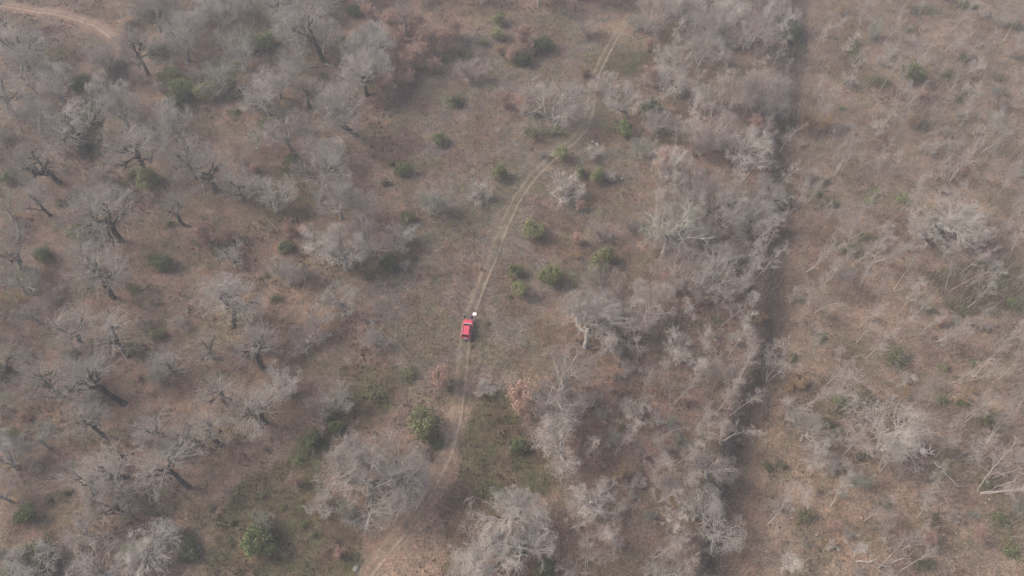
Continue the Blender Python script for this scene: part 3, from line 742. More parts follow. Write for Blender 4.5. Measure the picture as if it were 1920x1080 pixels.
# evergreens (centre u, v, width, tone)
EV = [(1132, 477, 40, 'y'), (1113, 502, 26, 'g'), (1110, 522, 24, 'g'), (1033, 515, 40, 'g'), (974, 542, 28, 'y'), (966, 505, 26, 'g'), (727, 488, 32, 'g'), (690, 520, 26, 'l'),
      (772, 482, 24, 'l'), (765, 405, 24, 'g'), (757, 315, 28, 'g'), (735, 305, 24, 'l'), (725, 342, 28, 'l'), (824, 258, 26, 'g'), (853, 188, 26, 'd'), (935, 64, 24, 'y'), (936, 35, 24, 'y'),
      (937, 322, 28, 'y'), (1051, 290, 26, 'y'), (1085, 320, 22, 'y'), (1120, 328, 26, 'y'), (1168, 240, 32, 'g'), (1217, 200, 46, 'd'), (1235, 215, 30, 'd'), (1017, 80, 34, 'd'), (1005, 95, 24, 'l'),
      (798, 782, 62, 'y'), (632, 795, 26, 'd'), (620, 772, 24, 'd'), (560, 860, 40, 'l'), (575, 840, 30, 'l'), (487, 1003, 56, 'g'), (85, 1022, 74, 'd'), (42, 1055, 60, 'd'), (972, 828, 32, 'd'), (955, 826, 20, 'l'),
      (310, 487, 34, 'd'), (290, 480, 30, 'l'), (85, 472, 30, 'd'), (155, 432, 38, 'y'), (550, 297, 26, 'd'), (535, 460, 28, 'd'), (1535, 632, 42, 'd'), (1488, 672, 34, 'd'), (1680, 668, 60, 'l'),
      (1585, 465, 46, 'l'), (1565, 460, 34, 'l'), (1610, 468, 30, 'l'), (1895, 565, 56, 'l'), (1885, 628, 36, 'l'), (1690, 372, 42, 'l'), (1530, 362, 40, 'l'), (1570, 747, 50, 'l'), (1620, 745, 56, 'd'), (1760, 745, 40, 'l'),
      (1840, 898, 50, 'y'), (1870, 965, 46, 'd'), (1890, 1030, 50, 'l'), (1510, 967, 50, 'd'), (1440, 875, 46, 'l'), (1465, 873, 30, 'l'), (1555, 792, 50, 'd'), (1850, 782, 56, 'l'), (1800, 750, 40, 'l'),
      (1725, 1047, 50, 'l'), (1020, 1057, 34, 'd'), (1165, 797, 34, 'l'), (325, 145, 46, 'y'), (345, 165, 40, 'g'), (395, 165, 46, 'y'), (340, 185, 40, 'd'), (280, 22, 34, 'd'), (50, 75, 34, 'd'),
      (500, 75, 50, 'g'), (470, 80, 40, 'd'), (545, 65, 40, 'd'), (640, 75, 22, 'y'), (665, 18, 26, 'd'), (690, 65, 40, 'd'), (1595, 110, 40, 'd'), (1600, 82, 30, 'l'), (1640, 150, 44, 'l'), (1700, 130, 56, 'g'), (1795, 185, 24, 'y'),
      (1710, 15, 50, 'l'), (1740, 20, 34, 'l'), (1800, 8, 44, 'l'), (1475, 235, 40, 'l'), (1472, 365, 40, 'l'), (1478, 385, 34, 'l'), (300, 624, 24, 'y'), (255, 652, 24, 'y'), (60, 955, 36, 'g'), (395, 952, 22, 'l'),
      (355, 1022, 38, 'd'), (250, 1027, 38, 'y'), (20, 812, 36, 'g'), (820, 826, 20, 'g'), (1000, 250, 50, 'l'), (1040, 245, 40, 'l'), (980, 110, 30, 'd'), (870, 100, 40, 'l'), (840, 110, 40, 'l'), (905, 80, 30, 'l'),
      (280, 330, 40, 'y'), (250, 325, 36, 'l'), (500, 230, 26, 'd'), (590, 75, 30, 'l'), (25, 330, 30, 'd'), (0, 690, 40, 'd'), (380, 450, 34, 'l'), (410, 470, 30, 'l'), (300, 90, 40, 'd'),
      (160, 150, 44, 'd'), (175, 210, 36, 'd'), (160, 260, 30, 'd'), (430, 145, 50, 'g'), (440, 180, 40, 'l'), (520, 110, 40, 'l'), (1380, 40, 30, 'd'), (1480, 60, 36, 'd'), (1500, 90, 30, 'd'), (1010, 735, 30, 'l'), (1345, 600, 24, 'l'),
      (1265, 615, 22, 'l'), (1740, 580, 30, 'd'), (1770, 690, 30, 'd'), (1640, 360, 30, 'l'), (1770, 880, 30, 'd'), (1540, 340, 36, 'd'), (770, 700, 40, 'l'), (700, 740, 44, 'l'), (590, 815, 34, 'd'), (915, 605, 14, 'l'), (957, 555, 14, 'l'), (1660, 820, 34, 'l')]
plant('ever_y', 1000, 442, 37, 'round lumpy yellow-green shrub standing alone right of the track', var=0)
for u, v, d, t in EV:
    if t == 'l' or (u > 1480 and t in 'dy'):
        plant('low_g', u, v + d * .1, d)
    else:
        plant('ever_' + t, u, v + d * .35, d)
RU = [(840, 82, 36), (775, 112, 44), (795, 85, 40), (817, 128, 24), (782, 55, 46), (727, 168, 40), (722, 192, 30), (947, 192, 22), (977, 200, 28), (1085, 388, 26), (1083, 447, 20),
      (540, 422, 34), (395, 440, 40), (425, 436, 34), (985, 745, 56), (1010, 720, 44), (830, 707, 36), (550, 897, 34), (955, 95, 34), (1000, 90, 36), (850, 60, 30), (765, 140, 30), (750, 90, 36), (740, 50, 36), (700, 20, 34), (1215, 150, 30), (1240, 310, 36), (640, 1035, 20)]
plant('russet', 980, 100, 64, 'largest russet-leaved young tree at the top of the clearing', var=0)
for u, v, d in RU: plant('russet', u, v + d * .4, d)
for u, v, d in [(1550, 225, 42), (1500, 708, 30), (1525, 917, 22), (60, 1047, 50), (1165, 882, 34), (1075, 477, 18), (940, 90, 24), (1130, 900, 30), (1520, 230, 40), (1090, 130, 26), (900, 500, 10), (885, 645, 8), (1060, 165, 20), (1480, 720, 24), (1790, 745, 24)]:
    plant('tan', u, v + d * .4, d)

# fill of the woods: random spots inside areas, kept apart from what stands already
def fill(kind, poly, n, dist, diam=None, **kw):
    us = [p[0] for p in poly]; vs_ = [p[1] for p in poly]; c = 0; tries = 0
    while c < n and tries < n * 30:
        tries += 1
        u, v = prng.uniform(min(us), max(us)), prng.uniform(min(vs_), max(vs_))
        if not inside(np.array(u), np.array(v), poly): continue
        x, y, z = P(u, v)
        if float(poly_dist(np.array(x), np.array(y), TRACK)) < 3.0 or float(poly_dist(np.array(x), np.array(y), ROAD)) < 3.2: continue
        if kind not in ('bush', 'low_g') and float(poly_dist(np.array(x), np.array(y), GULLY)) < (2.2 if y > 75 else 4.0): continue
        if any((x - a) ** 2 + (y - b) ** 2 < dist ** 2 for a, b, _, _ in PLACED): continue
        k = kind if isinstance(kind, str) else prng.choice(kind)
        kw2 = dict(kw)
        if k.startswith('birch'): kw2.update(lean=(prng.gauss(0, .07), prng.gauss(0, .07)), zs=.9)
        plant(k, u, v, prng.uniform(*diam) if diam else None, pos=(x, y, z), **kw2); c += 1

A_BAND = [(1180, 0), (1478, 0), (1462, 200), (1445, 400), (1448, 560), (1405, 680), (1335, 880), (1280, 1090), (1200, 1090), (1250, 800), (1270, 600), (1200, 420), (1220, 200)]
A_RIGHT = [(1510, 0), (1930, 0), (1950, 980), (1760, 1040), (1700, 1090), (1420, 1100), (1450, 850), (1490, 650), (1490, 300)]
A_MID = [(1020, 780), (1180, 600), (1280, 640), (1300, 1090), (1040, 1100), (1050, 900)]
A_LEFT = [(-20, 120), (600, 100), (620, 300), (600, 640), (560, 780), (380, 1000), (360, 1100), (-20, 1100)]
A_TOPL = [(250, -40), (740, -40), (720, 160), (300, 120)]
A_TOP = [(740, -60), (1500, -60), (1480, 10), (760, 10)]
A_TR = [(1500, -60), (1930, -60), (1930, 0), (1500, 0)]
fill(('birch', 'birch_grey'), A_BAND, 64, 2.6)
fill(('birch_grey', 'birch', 'grove'), [(1180, -20), (1478, -20), (1465, 200), (1448, 420), (1400, 520), (1240, 430), (1230, 200)], 46, 2.2)
fill('grove', A_BAND, 6, 3.0, (55, 85))
fill('birch', A_MID, 18, 3.2)
fill(('birch', 'birch', 'birch_grey'), A_RIGHT, 105, 2.6)
fill(('birch_grey', 'birch'), A_TR, 10, 4.0)
fill('oak', A_TOPL, 28, 3.6, (60, 90))
fill('grove', A_TOP, 18, 4.0, (60, 85))
fill('pollard', A_LEFT, 16, 5.5, (80, 110))
fill('oak', A_LEFT, 16, 5.0, (60, 95))
fill('bush', A_LEFT, 50, 2.4, (24, 60))
fill('bush', A_RIGHT, 60, 2.4, (18, 42))
fill('bush', A_MID, 26, 2.2, (24, 50))
fill('bush', A_BAND, 26, 2.0, (24, 50))
fill('low_g', A_RIGHT, 20, 2.5, (16, 38))
fill('low_g', A_LEFT, 26, 2.5, (14, 34))
fill('low_g', A_TOPL, 14, 2.5, (24, 40))
fill(('russet', 'tan'), A_RIGHT, 14, 2.5, (14, 26))
fill(('russet', 'tan'), A_BAND, 12, 2.0, (18, 32))
fill(('russet', 'tan'), A_LEFT, 10, 2.5, (14, 24))
fill('low_g', [(390, 1080), (420, 940), (560, 850), (680, 700), (740, 720), (620, 900), (680, 1060)], 16, 2.0, (14, 30))
finish_labels()

# ------------------------------------------------------------------ fallen trunks, stumps, stones
def fallen(u0, v0, u1, v1, r, label, mat=None, stubs=4, seed=1):
    g = np.random.default_rng(seed)
    a = np.array(P(u0, v0)); b = np.array(P(u1, v1)); K = 8
    t = np.linspace(0, 1, K)[:, None]
    pts = a * (1 - t) + b * t; pts[:, :2] += g.normal(0, .12, (K, 2))
    pts[:, 2] = h(pts[:, 0], pts[:, 1]) + r * .9 + .10
    mid = pts[0].copy()
    pts -= mid
    tb = Builder(); rad = r * np.linspace(1, .35, K)
    tb.tube(pts[None], rad[None], 7)
    e = link('fallen_trunk', None, None, mid)
    me = tb.mesh('log', [mat or M_deadwood]); link('log', me, e)
    cp, cd, cl, cr_ = children(g, pts[None], rad[None], stubs, .3, 1, (30, 60), (.8, 2.2), .2, .5, None, .02)
    cd[:, 2] = np.abs(cd[:, 2])
    p2, r2 = grow_level(g, cp, cd, cl, cr_, 3, .15, 0, .4)
    for k in range(stubs):
        bb = Builder(); bb.tube(p2[k:k + 1], r2[k:k + 1], 5); link('branch', bb.mesh('branch', [mat or M_deadwood]), e)
    tag(e, label, 'fallen trunk', 'fallen trunks'); return e
fallen(1605, 862, 1640, 846, .30, 'thick broken trunk lying at the foot of the leaning many-limbed tree', M_darkbark, 3, 1)
fallen(1750, 866, 1796, 914, .11, 'long pale fallen trunk slanting down right below the broken grey stump', None, 3, 2)
fallen(1600, 1050, 1668, 1063, .13, 'long pale fallen trunk lying level near the bottom edge', None, 4, 3)
fallen(1670, 1056, 1710, 1042, .10, 'short pale fallen trunk rising right near the bottom edge', None, 3, 4)
fallen(1785, 743, 1808, 761, .16, 'short thick fallen trunk on the right slope beneath a tan sapling', None, 2, 5)
fallen(1655, 840, 1702, 852, .09, 'thin pale fallen trunk lying right of the leaning tree', None, 3, 6)
fallen(1840, 925, 1905, 900, .12, 'long grey fallen trunk beneath the yellowish shrub by the right edge', None, 4, 7)
fallen(580, 128, 596, 124, .22, 'left pale log of the broken log pile near the top', None, 2, 8)
fallen(612, 122, 626, 128, .22, 'right pale log of the broken log pile near the top', None, 2, 9)

def stump(u, v, label, seed=1, s=1.0):
    g = np.random.default_rng(seed); x, y, z = P(u, v)
    e = link('stump', None, None, (x, y, z - .1))
    tb = Builder()
    p = np.array([[0, 0, 0.0]]); pts, rad = grow_level(g, p, norm(np.array([[.15, 0, 1.0]])), np.array([1.1 * s]), np.array([.55 * s]), 4, .1, 0, .7)
    rad[:, 0] *= 1.5; tb.tube(pts, rad, 9); link('bole', tb.mesh('bole', [M_deadwood]), e)
    for k in range(5):
        a = k * 1.26 + g.uniform(-.3, .3); q = Builder()
        p0 = pts[0, -1] + np.array([.28 * s * math.cos(a), .28 * s * math.sin(a), -.15])
        pp, rr = grow_level(g, p0[None], norm(np.array([[.5 * math.cos(a), .5 * math.sin(a), 1]])), np.array([g.uniform(.5, 1.3) * s]), np.array([.16 * s]), 3, .12, 0, .15)
        q.tube(pp, rr, 5); link('splinter', q.mesh('splinter', [M_deadwood]), e)
    for k in range(4):
        a = k * 1.57 + g.uniform(-.3, .3); q = Builder()
        pp, rr = grow_level(g, np.array([[.4 * s * math.cos(a), .4 * s * math.sin(a), .18]]), norm(np.array([[math.cos(a), math.sin(a), -.12]])), np.array([1.1 * s]), np.array([.2 * s]), 3, .1, -.05, .3)
        q.tube(pp, rr, 6); link('root', q.mesh('root', [M_deadwood]), e)
    tag(e, label, 'stump'); return e
stump(1733, 848, 'broken weathered grey stump standing on the right slope', 3, 1.0)
stump(1105, 652, 'small pale stump at the foot of the pale-trunked tree right of the car', 4, .55)

def stone(u, v, r, label, seed):
    x, y, z = P(u, v); bm = bmesh.new(); bmesh.ops.create_icosphere(bm, subdivisions=3, radius=1)
    rg = random.Random(seed); off = rg.uniform(0, 50)
    for vt in bm.verts:
        n = float(vnoise(np.array(vt.co.x * 1.3 + off + vt.co.z), np.array(vt.co.y * 1.3 + off), .8, seed))
        vt.co *= r * (.7 + .6 * n); vt.co.z *= .6
    me = bpy.data.meshes.new('stone'); bm.to_mesh(me); bm.free(); me.materials.append(M_stone)
    o = link('stone', me, None, (x, y, z + r * .12)); o.rotation_euler.z = rg.uniform(0, 6)
    tag(o, label, 'stone', 'scattered stones'); return o
stone(667, 1066, .42, 'grey upright stone beside the lowest bend of the track', 1)
stone(1111, 266, .35, "upper of two pale stones right of the track's bend", 2)
stone(1119, 271, .4, "lower of two pale stones right of the track's bend", 3)
stone(386, 672, .3, 'small whitish stone in the leaf litter of the left wood', 4)
stone(1232, 596, .45, 'round pale stone at the foot of the many-stemmed trees', 5)
stone(1166, 335, .25, 'tiny white stone right of the two upright shrubs', 6)

# ------------------------------------------------------------------ red car
M_red = simple_mat('red_paint', (0.60, 0.07, 0.115), 0.45, 0, .5, .6, .03)
M_glass = simple_mat('dark_glass', (0.02, 0.022, 0.025), 0.08, 0, .6)
M_black = simple_mat('black_plastic', (0.035, 0.035, 0.037), 0.6)
M_grey = simple_mat('grey_plastic', (0.32, 0.31, 0.31), 0.5, 0, .5, 0, .1)
M_chrome = simple_mat('bright_trim', (0.75, 0.72, 0.72), 0.25, .3)
M_tyre = simple_mat('tyre_rubber', (0.03, 0.03, 0.03), 0.9)
M_rim = simple_mat('alloy', (0.55, 0.55, 0.56), 0.35, .8)
M_lamp = simple_mat('lamp_glass', (0.8, 0.8, 0.82), 0.1)
M_tail = simple_mat('tail_lamp_glass', (0.35, 0.01, 0.01), 0.15)
M_plate = simple_mat('plate', (0.8, 0.8, 0.78), 0.5)

def loft(name, secs, mat, parent, bevel=0.0):
    """secs: list of closed rings (same count) -> skin with end caps"""
    bm = bmesh.new(); rings = [[bm.verts.new(p) for p in s] for s in secs]
    n = len(rings[0])
    for a, b in zip(rings[:-1], rings[1:]):
        for i in range(n):
            bm.faces.new((a[i], a[(i + 1) % n], b[(i + 1) % n], b[i]))
    bm.faces.new(rings[0][::-1]); bm.faces.new(rings[-1])
    bmesh.ops.recalc_face_normals(bm, faces=bm.faces)
    if bevel: bmesh.ops.bevel(bm, geom=[e for e in bm.edges if e.calc_face_angle(0) > .5], offset=bevel, segments=2, affect='EDGES')
    me = bpy.data.meshes.new(name); bm.to_mesh(me); bm.free(); me.materials.append(mat)
    for p in me.polygons: p.use_smooth = False
    return link(name, me, parent)

def box(name, x0, x1, y0, y1, z0, z1, mat, parent, bev=.02):
    bm = bmesh.new(); bmesh.ops.create_cube(bm, size=1)
    for v in bm.verts: v.co = Vector(((x0 + x1) / 2 + v.co.x * (x1 - x0), (y0 + y1) / 2 + v.co.y * (y1 - y0), (z0 + z1) / 2 + v.co.z * (z1 - z0)))
    if bev: bmesh.ops.bevel(bm, geom=bm.edges[:], offset=bev, segments=2, affect='EDGES')
    me = bpy.data.meshes.new(name); bm.to_mesh(me); bm.free(); me.materials.append(mat)
    return link(name, me, parent)

def pane(name, pts, mat, parent, lift):
    """thin pane through 4 points, thickened outwards"""
    p = [Vector(q) for q in pts]; nrm = (p[1] - p[0]).cross(p[3] - p[0]).normalized()
    bm = bmesh.new(); a = [bm.verts.new(q - nrm * .01) for q in p]; b = [bm.verts.new(q + nrm * lift) for q in p]
    bm.faces.new(b); bm.faces.new(a[::-1])
    for i in range(4): bm.faces.new((a[i], a[(i + 1) % 4], b[(i + 1) % 4], b[i]))
    me = bpy.data.meshes.new(name); bm.to_mesh(me); bm.free(); me.materials.append(mat)
    return link(name, me, parent)

def make_car():
    e = link('parked_car', None)
    def ring(y, w, zb, zt, sh=.16):
        return [(-w + .06, y, zb), (w - .06, y, zb), (w, y, zb + .14), (w, y, zt - sh), (w - .07, y, zt - .03), (w - .2, y, zt),
                (-w + .2, y, zt), (-w + .07, y, zt - .03), (-w, y, zt - sh), (-w, y, zb + .14)]
    body = loft('body', [ring(-2.08, .80, .42, .86), ring(-2.02, .87, .32, .98), ring(-1.7, .905, .28, 1.03), ring(-.9, .91, .26, 1.02), ring(.3, .91, .26, 1.0),
                  ring(.95, .905, .26, .99), ring(1.35, .90, .28, .975), ring(1.8, .87, .30, .92), ring(2.06, .80, .34, .82), ring(2.13, .68, .42, .70)], M_red, e)
    # cabin
    zb, zt = .99, 1.60
    B = dict(rear=-1.98, front=.98, wb=.845); T = dict(rear=-1.62, front=.10, wt=.66)
    cab = loft('cabin', [[(-.845, B['rear'], zb), (.845, B['rear'], zb), (.845, B['front'], zb), (-.845, B['front'], zb)],
                         [(-.70, T['rear'] - .1, zt - .07), (.70, T['rear'] - .1, zt - .07), (.70, T['front'] + .1, zt - .07), (-.70, T['front'] + .1, zt - .07)],
                         [(-.62, T['rear'], zt), (.62, T['rear'], zt), (.62, T['front'], zt), (-.62, T['front'], zt)]], M_red, e, .02)
    def wall(s, y, f):    # point on the sloping cabin side at height fraction f
        x = .845 + (.70 - .845) * f; return (s * x, y, zb + (zt - .07 - zb) * f)
    f0, f1 = .10, .90
    def yrear(f): return B['rear'] + (T['rear'] - .1 - B['rear']) * f
    def yfront(f): return B['front'] + (T['front'] + .1 - B['front']) * f
    ws = pane('windscreen', [(-.74, yfront(.06), zb + .06 * .54), (.74, yfront(.06), zb + .06 * .54), (.65, yfront(.95), zb + .95 * .54), (-.65, yfront(.95), zb + .95 * .54)][::-1], M_glass, e, .012)
    for s in (-.35, .3):
        wv = pane('wiper', [(s - .3, yfront(.08) + .03, zb + .05), (s + .3, yfront(.12) + .03, zb + .08), (s + .3, yfront(.15) + .03, zb + .1), (s - .3, yfront(.11) + .03, zb + .07)][::-1], M_black, ws, .02)
    box('cowl_reflection', -.76, .76, 1.0, 1.10, .985, 1.005, M_chrome, e, 0)  # bright strip: sky reflection at the windscreen foot, painted as pale trim
    pane('rear_window', [(-.70, yrear(.15), zb + .15 * .54), (.70, yrear(.15), zb + .15 * .54), (.62, yrear(.86), zb + .86 * .54), (-.62, yrear(.86), zb + .86 * .54)], M_glass, e, .012)
    box('spoiler', -.62, .62, -1.80, -1.60, 1.555, 1.60, M_red, e, .015)
    for s in (-1, 1):
        for y0, y1 in ((-1.62, -1.10), (-1.04, -.28), (-.22, .48)):
            a = [wall(s, y0, f0), wall(s, y1 + (.12 if y1 > .3 else 0), f0), wall(s, y1 - (.12 if y1 > .3 else 0), f1), wall(s, y0 + (.1 if y0 < -1.5 else 0), f1)]
            pane('side_window', a if s > 0 else a[::-1], M_glass, e, .008)
        # light trim along the belt line
        box('belt_trim', s * .865 - .012, s * .865 + .012, -1.8, .95, .985, 1.005, M_chrome, e, 0)
        r1 = box('roof_rail', s * .56 - .035, s * .56 + .035, -1.5, .1, 1.635, 1.67, M_black, e, .01)
        for y in (-1.42, -.7, .02): box('rail_foot', s * .56 - .018, s * .56 + .018, y - .05, y + .05, 1.585, 1.64, M_black, r1, 0)
        m = box('mirror', s * .985 - .10, s * .985 + .10, .66, .80, 1.0, 1.14, M_red, e, .03)
        box('mirror_glass', s * .985 - .08, s * .985 + .08, .65, .662, 1.02, 1.12, M_chrome, m, 0)
        box('headlight', s * .66 - .14, s * .66 + .14, 1.98, 2.10, .64, .78, M_lamp, e, .03)
        box('tail_light', s * .79 - .07, s * .79 + .07, -2.10, -1.98, .72, 1.02, M_tail, e, .02)
        for y0, y1 in ((-.95, -.02), (.0, .90)):
            d = box('door', s * .905 - .012, s * .905 + .012, y0, y1, .40, .84, M_red, e, .01)
            box('handle', s * .925 - .012, s * .925 + .012, y0 + .08, y0 + .26, .76, .79, M_chrome, d, 0)
        box('sill', s * .90 - .03, s * .90 + .03, -.95, .9, .25, .36, M_black, e, .01)
        for y in (-1.32, 1.28):
            wl = link('wheel', None, e, (s * .80, y, .34)); wl.empty_display_size = .1
            def disc(nm, r, wd, mat, inner=0):
                bm = bmesh.new(); bmesh.ops.create_cone(bm, cap_ends=True, segments=28, radius1=r, radius2=r, depth=wd, matrix=Matrix.Rotation(math.pi / 2, 4, 'Y'))
                bmesh.ops.bevel(bm, geom=[q for q in bm.edges if q.calc_face_angle(0) > 1], offset=.02, segments=2, affect='EDGES')
                me = bpy.data.meshes.new(nm); bm.to_mesh(me); bm.free(); me.materials.append(mat); return link(nm, me, wl)
            disc('tyre', .34, .225, M_tyre); q = disc('rim', .21, .235, M_rim)
            bm = bmesh.new(); bmesh.ops.create_circle(bm, segments=20, radius=.44, cap_ends=True)
            bmesh.ops.extrude_face_region(bm, geom=bm.faces[:])
    box('rear_bumper', -.86, .86, -2.19, -2.0, .34, .60, M_grey, e, .05)
    box('front_bumper', -.74, .74, 2.06, 2.20, .34, .54, M_grey, e, .05)
    box('grille', -.46, .46, 2.11, 2.15, .56, .68, M_black, e, .01)
    box('number_plate', -.26, .26, -2.105, -2.085, .66, .77, M_plate, e, 0)
    tg = box('tailgate_handle', -.34, .34, -2.11, -2.07, .80, .85, M_chrome, e, .01)
    for s in (-1, 1): pass
    box('hood_panel', -.62, .62, 1.14, 1.86, .925, .965, M_red, e, .02).rotation_euler = (0, 0, 0)
    return e
car = make_car()
cx, cy, cz = P(876, 621)
car.location = (cx, cy, cz + .02); car.rotation_euler = (0, 0, R(-6))
tag(car, 'red estate car with roof rails parked across the track in the clearing', 'car')
CAR_M = Matrix.Translation(car.location) @ Matrix.Rotation(R(-6), 4, 'Z')

# ------------------------------------------------------------------ round white disc
M_disc = simple_mat('white_cloth', (0.78, 0.76, 0.74), .7, 0, .3, 0, .02)
M_ring = simple_mat('cream_ring', (0.78, 0.72, 0.68), .7)
dx, dy, dz = P(890, 589.5)
dsk = link('white_disc', None, None, (dx, dy, float(h(np.array(dx), np.array(dy))) + .12))
def cyl(nm, r, z0, z1, mat, parent, r_in=None):
    bm = bmesh.new(); n = 48
    o0 = [bm.verts.new((r * math.cos(k * 2 * math.pi / n), r * math.sin(k * 2 * math.pi / n), z0)) for k in range(n)]
    o1 = [bm.verts.new((r * math.cos(k * 2 * math.pi / n), r * math.sin(k * 2 * math.pi / n), z1)) for k in range(n)]
    for k in range(n): bm.faces.new((o0[k], o0[(k + 1) % n], o1[(k + 1) % n], o1[k]))
    if r_in:
        i0 = [bm.verts.new((r_in * math.cos(k * 2 * math.pi / n), r_in * math.sin(k * 2 * math.pi / n), z0)) for k in range(n)]
        i1 = [bm.verts.new((r_in * math.cos(k * 2 * math.pi / n), r_in * math.sin(k * 2 * math.pi / n), z1)) for k in range(n)]
        for k in range(n):
            q = (k + 1) % n
            bm.faces.new((i0[q], i0[k], i1[k], i1[q])); bm.faces.new((o1[k], o1[q], i1[q], i1[k])); bm.faces.new((o0[q], o0[k], i0[k], i0[q]))
    else:
        bm.faces.new(o1); bm.faces.new(o0[::-1])
    me = bpy.data.meshes.new(nm); bm.to_mesh(me); bm.free(); me.materials.append(mat); return link(nm, me, parent)
cyl('cloth', .38, 0, .012, M_disc, dsk); cyl('hem', .40, -.004, .022, M_disc, dsk, .375); cyl('ring', .19, .012, .0155, M_ring, dsk, .155)
tag(dsk, 'round white disc lying on the track ahead of the red car', 'disc')

# ------------------------------------------------------------------ people
def skin_body(name, bones, parent, mats, face_mat):
    """bones: dict joint -> (pos, radius); edges listed; grown with Skin + Subdivision into one mesh"""
    joints, edges = bones
    idx = {k: i for i, k in enumerate(joints)}
    me = bpy.data.meshes.new(name + '_cage'); me.from_pydata([j[0] for j in joints.values()], [(idx[a], idx[b]) for a, b in edges], [])
    o = bpy.data.objects.new(name, me); C.objects.link(o)
    o.modifiers.new('skin', 'SKIN'); o.modifiers['skin'].use_smooth_shade = True
    sv = me.skin_vertices[0].data
    for k, i in idx.items():
        r = joints[k][1]; sv[i].radius = r if isinstance(r, tuple) else (r, r); sv[i].use_root = (k == 'pelvis')
    o.modifiers.new('sub', 'SUBSURF').levels = 1; o.modifiers['sub'].render_levels = 1
    dg = bpy.context.evaluated_depsgraph_get(); dg.update()
    m2 = bpy.data.meshes.new_from_object(o.evaluated_get(dg))
    bpy.data.objects.remove(o); m2.name = name
    for m in mats: m2.materials.append(m)
    for p in m2.polygons: p.material_index = face_mat(p.center); p.use_smooth = True
    return link(name, m2, parent)

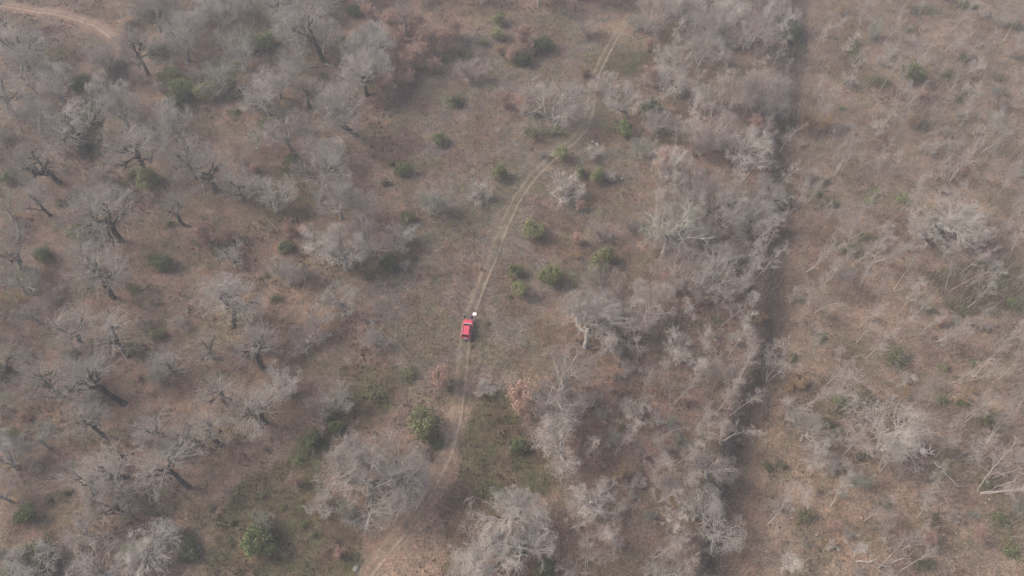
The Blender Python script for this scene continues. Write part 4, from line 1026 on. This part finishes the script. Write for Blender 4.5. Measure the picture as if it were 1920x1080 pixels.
def person(loc, rz, lean, jacket, trousers, hair, label, reach):
    e = link('person', None, None, loc); e.rotation_euler.z = rz
    # facing -Y in local space; the upper body leans towards -Y
    def L(x, y, z):      # lean the body above the hips
        if z > .92:
            d = z - .92; return (x, y - math.sin(lean) * d, .92 + math.cos(lean) * d)
        return (x, y, z)
    J = {'pelvis': (L(0, 0, .95), (.15, .11)), 'waist': (L(0, 0, 1.08), (.14, .105)), 'chest': (L(0, 0, 1.28), (.17, .12)), 'collar': (L(0, 0, 1.42), (.12, .09)),
         'neck': (L(0, 0, 1.50), .055), 'jaw': (L(0, -.02, 1.57), (.075, .085)), 'head': (L(0, -.005, 1.66), (.085, .10)), 'crown': (L(0, .01, 1.745), (.06, .07))}
    E = [('pelvis', 'waist'), ('waist', 'chest'), ('chest', 'collar'), ('collar', 'neck'), ('neck', 'jaw'), ('jaw', 'head'), ('head', 'crown')]
    for s, n in ((-1, 'l'), (1, 'r')):
        hx, hy, hz = reach
        sh = Vector(L(s * .20, 0, 1.40)); wr = Vector((s * hx, hy, hz)); el = (sh + wr) / 2 + Vector((s * .09, .05, -.08))
        d = (wr - el).normalized()
        J.update({'sh' + n: (tuple(sh), .068), 'el' + n: (tuple(el), .05), 'wr' + n: (tuple(wr), .034), 'palm' + n: (tuple(wr + d * .07), (.04, .022))})
        E += [('collar', 'sh' + n), ('sh' + n, 'el' + n), ('el' + n, 'wr' + n), ('wr' + n, 'palm' + n)]
        side = Vector((1, 0, 0))
        for k, (off, ln) in enumerate(((-.03, .065), (-.01, .078), (.012, .072), (.032, .058))):
            b = wr + d * .095 + side * off
            J.update({f'f{k}{n}': (tuple(b), .010), f'g{k}{n}': (tuple(b + d * ln * .6 + Vector((0, 0, -.006))), .009), f'h{k}{n}': (tuple(b + d * ln + Vector((0, 0, -.022))), .008)})
            E += [('palm' + n, f'f{k}{n}'), (f'f{k}{n}', f'g{k}{n}'), (f'g{k}{n}', f'h{k}{n}')]
        tb_ = wr + d * .04 + side * (-s * .04)
        J.update({'t' + n: (tuple(tb_), .011), 'u' + n: (tuple(tb_ + d * .045 + side * (-s * .015)), .009)}); E += [('wr' + n, 't' + n), ('t' + n, 'u' + n)]
        J.update({'hip' + n: ((s * .095, 0, .88), .10), 'knee' + n: ((s * .11, -.02, .50), .066), 'ank' + n: ((s * .12, .02, .09), .045), 'ball' + n: ((s * .13, -.12, .045), (.045, .035)), 'toe' + n: ((s * .135, -.19, .04), (.035, .025))})
        E += [('pelvis', 'hip' + n), ('hip' + n, 'knee' + n), ('knee' + n, 'ank' + n), ('ank' + n, 'ball' + n), ('ball' + n, 'toe' + n)]
    wrs = [Vector(J['wrl'][0]), Vector(J['wrr'][0])]; nk = Vector(J['neck'][0]); hd = Vector(J['head'][0]); ax = (hd - nk).normalized()
    back = Vector((0, 1, 0))
    def fm(c):
        if c.z < .11: return 4
        if min((c - q).dot((q - Vector(J[k][0])).normalized()) if (c - q).length < .25 else -1 for q, k in zip(wrs, ('ell', 'elr'))) > 0 or \
           any((c - q).length < .24 and (c - q).dot((q - Vector(J[k][0])).normalized()) > .0 for q, k in zip(wrs, ('ell', 'elr'))): return 2
        t = (c - nk).dot(ax)
        if t > .01 and (c - hd).length < .26: return 2
        return 0 if c.z > .86 or abs(c.x) > .24 else 1
    b = skin_body('body', (J, E), e, [jacket, trousers, M_skin, hair, M_boot], fm)
    # hair cap, eyes, nose, ears
    def blob(nm, p, sc, mat):
        bm = bmesh.new(); bmesh.ops.create_uvsphere(bm, u_segments=14, v_segments=9, radius=1)
        for v in bm.verts: v.co = Vector((v.co.x * sc[0], v.co.y * sc[1], v.co.z * sc[2]))
        me = bpy.data.meshes.new(nm); bm.to_mesh(me); bm.free(); me.materials.append(mat)
        o = link(nm, me, e, p); o.rotation_euler.x = lean; return o
    blob('hair', hd + ax * .035 + Vector((0, .022, 0)), (.098, .108, .095), hair)
    for s in (-1, 1):
        blob('eye', hd + Vector((s * .033, -.098, 0)) + ax * -.015, (.012, .008, .010), M_black)
        blob('ear', hd + Vector((s * .088, 0, 0)) + ax * -.02, (.012, .022, .032), M_skin)
    blob('nose', hd + Vector((0, -.108, 0)) + ax * -.035, (.013, .02, .022), M_skin)
    blob('mouth', hd + Vector((0, -.096, 0)) + ax * -.075, (.026, .006, .006), M_lips)
    tag(e, label, 'person'); return e
M_skin = simple_mat('skin', (0.55, 0.36, 0.27), .6)
M_lips = simple_mat('lips', (0.42, 0.18, 0.15), .6)
M_hair = simple_mat('dark_hair', (0.03, 0.025, 0.022), .7)
M_hood = simple_mat('pale_hood', (0.40, 0.42, 0.38), .8)
M_blue = simple_mat('blue_jacket', (0.085, 0.065, 0.30), .7, 0, .3, 0, .15)
M_navy = simple_mat('navy_trousers', (0.03, 0.032, 0.06), .8)
M_dark = simple_mat('dark_jacket', (0.06, 0.058, 0.058), .8)
M_boot = simple_mat('boots', (0.03, 0.025, 0.02), .7)
p1 = CAR_M @ Vector((.62, 2.50, 0)); p2 = CAR_M @ Vector((-.80, 2.45, 0))
for p in (p1, p2): p.z = float(h(np.array(p.x), np.array(p.y))) + .06
person(p1, R(-6), R(14), M_blue, M_navy, M_hair, 'person in a blue jacket standing at the right front corner of the red car', (.22, -.44, 1.04))
person(p2, R(-6), R(6), M_dark, M_navy, M_hood, 'person in dark clothes with a pale hood at the left front corner of the car', (.24, -.30, .98))

# ------------------------------------------------------------------ haze
M_haze = bpy.data.materials.new('haze'); M_haze.use_nodes = True
ht = M_haze.node_tree; ht.nodes.clear()
ho = ht.nodes.new('ShaderNodeOutputMaterial'); pv = ht.nodes.new('ShaderNodeVolumePrincipled')
pv.inputs['Color'].default_value = (0.86, 0.88, 0.92, 1); pv.inputs['Density'].default_value = 0.0007; pv.inputs['Anisotropy'].default_value = 0.0
ht.links.new(pv.outputs[0], ho.inputs['Volume'])
X, zlo, zhi = 1700.0, float(GZ.min()) - 1.0, CAM_H + 4.0
hv = [(sx * X, 100 + sy * X, z) for z in (zlo, zhi) for sx, sy in ((-1, -1), (1, -1), (1, 1), (-1, 1))]
hf = np.array([(3, 2, 1, 0), (4, 5, 6, 7), (0, 1, 5, 4), (1, 2, 6, 5), (2, 3, 7, 6), (3, 0, 4, 7)])
haze = link('haze', np_mesh('haze', hv, hf, [M_haze]))
tag(haze, 'thin pale haze over the whole hillside', kind='stuff')
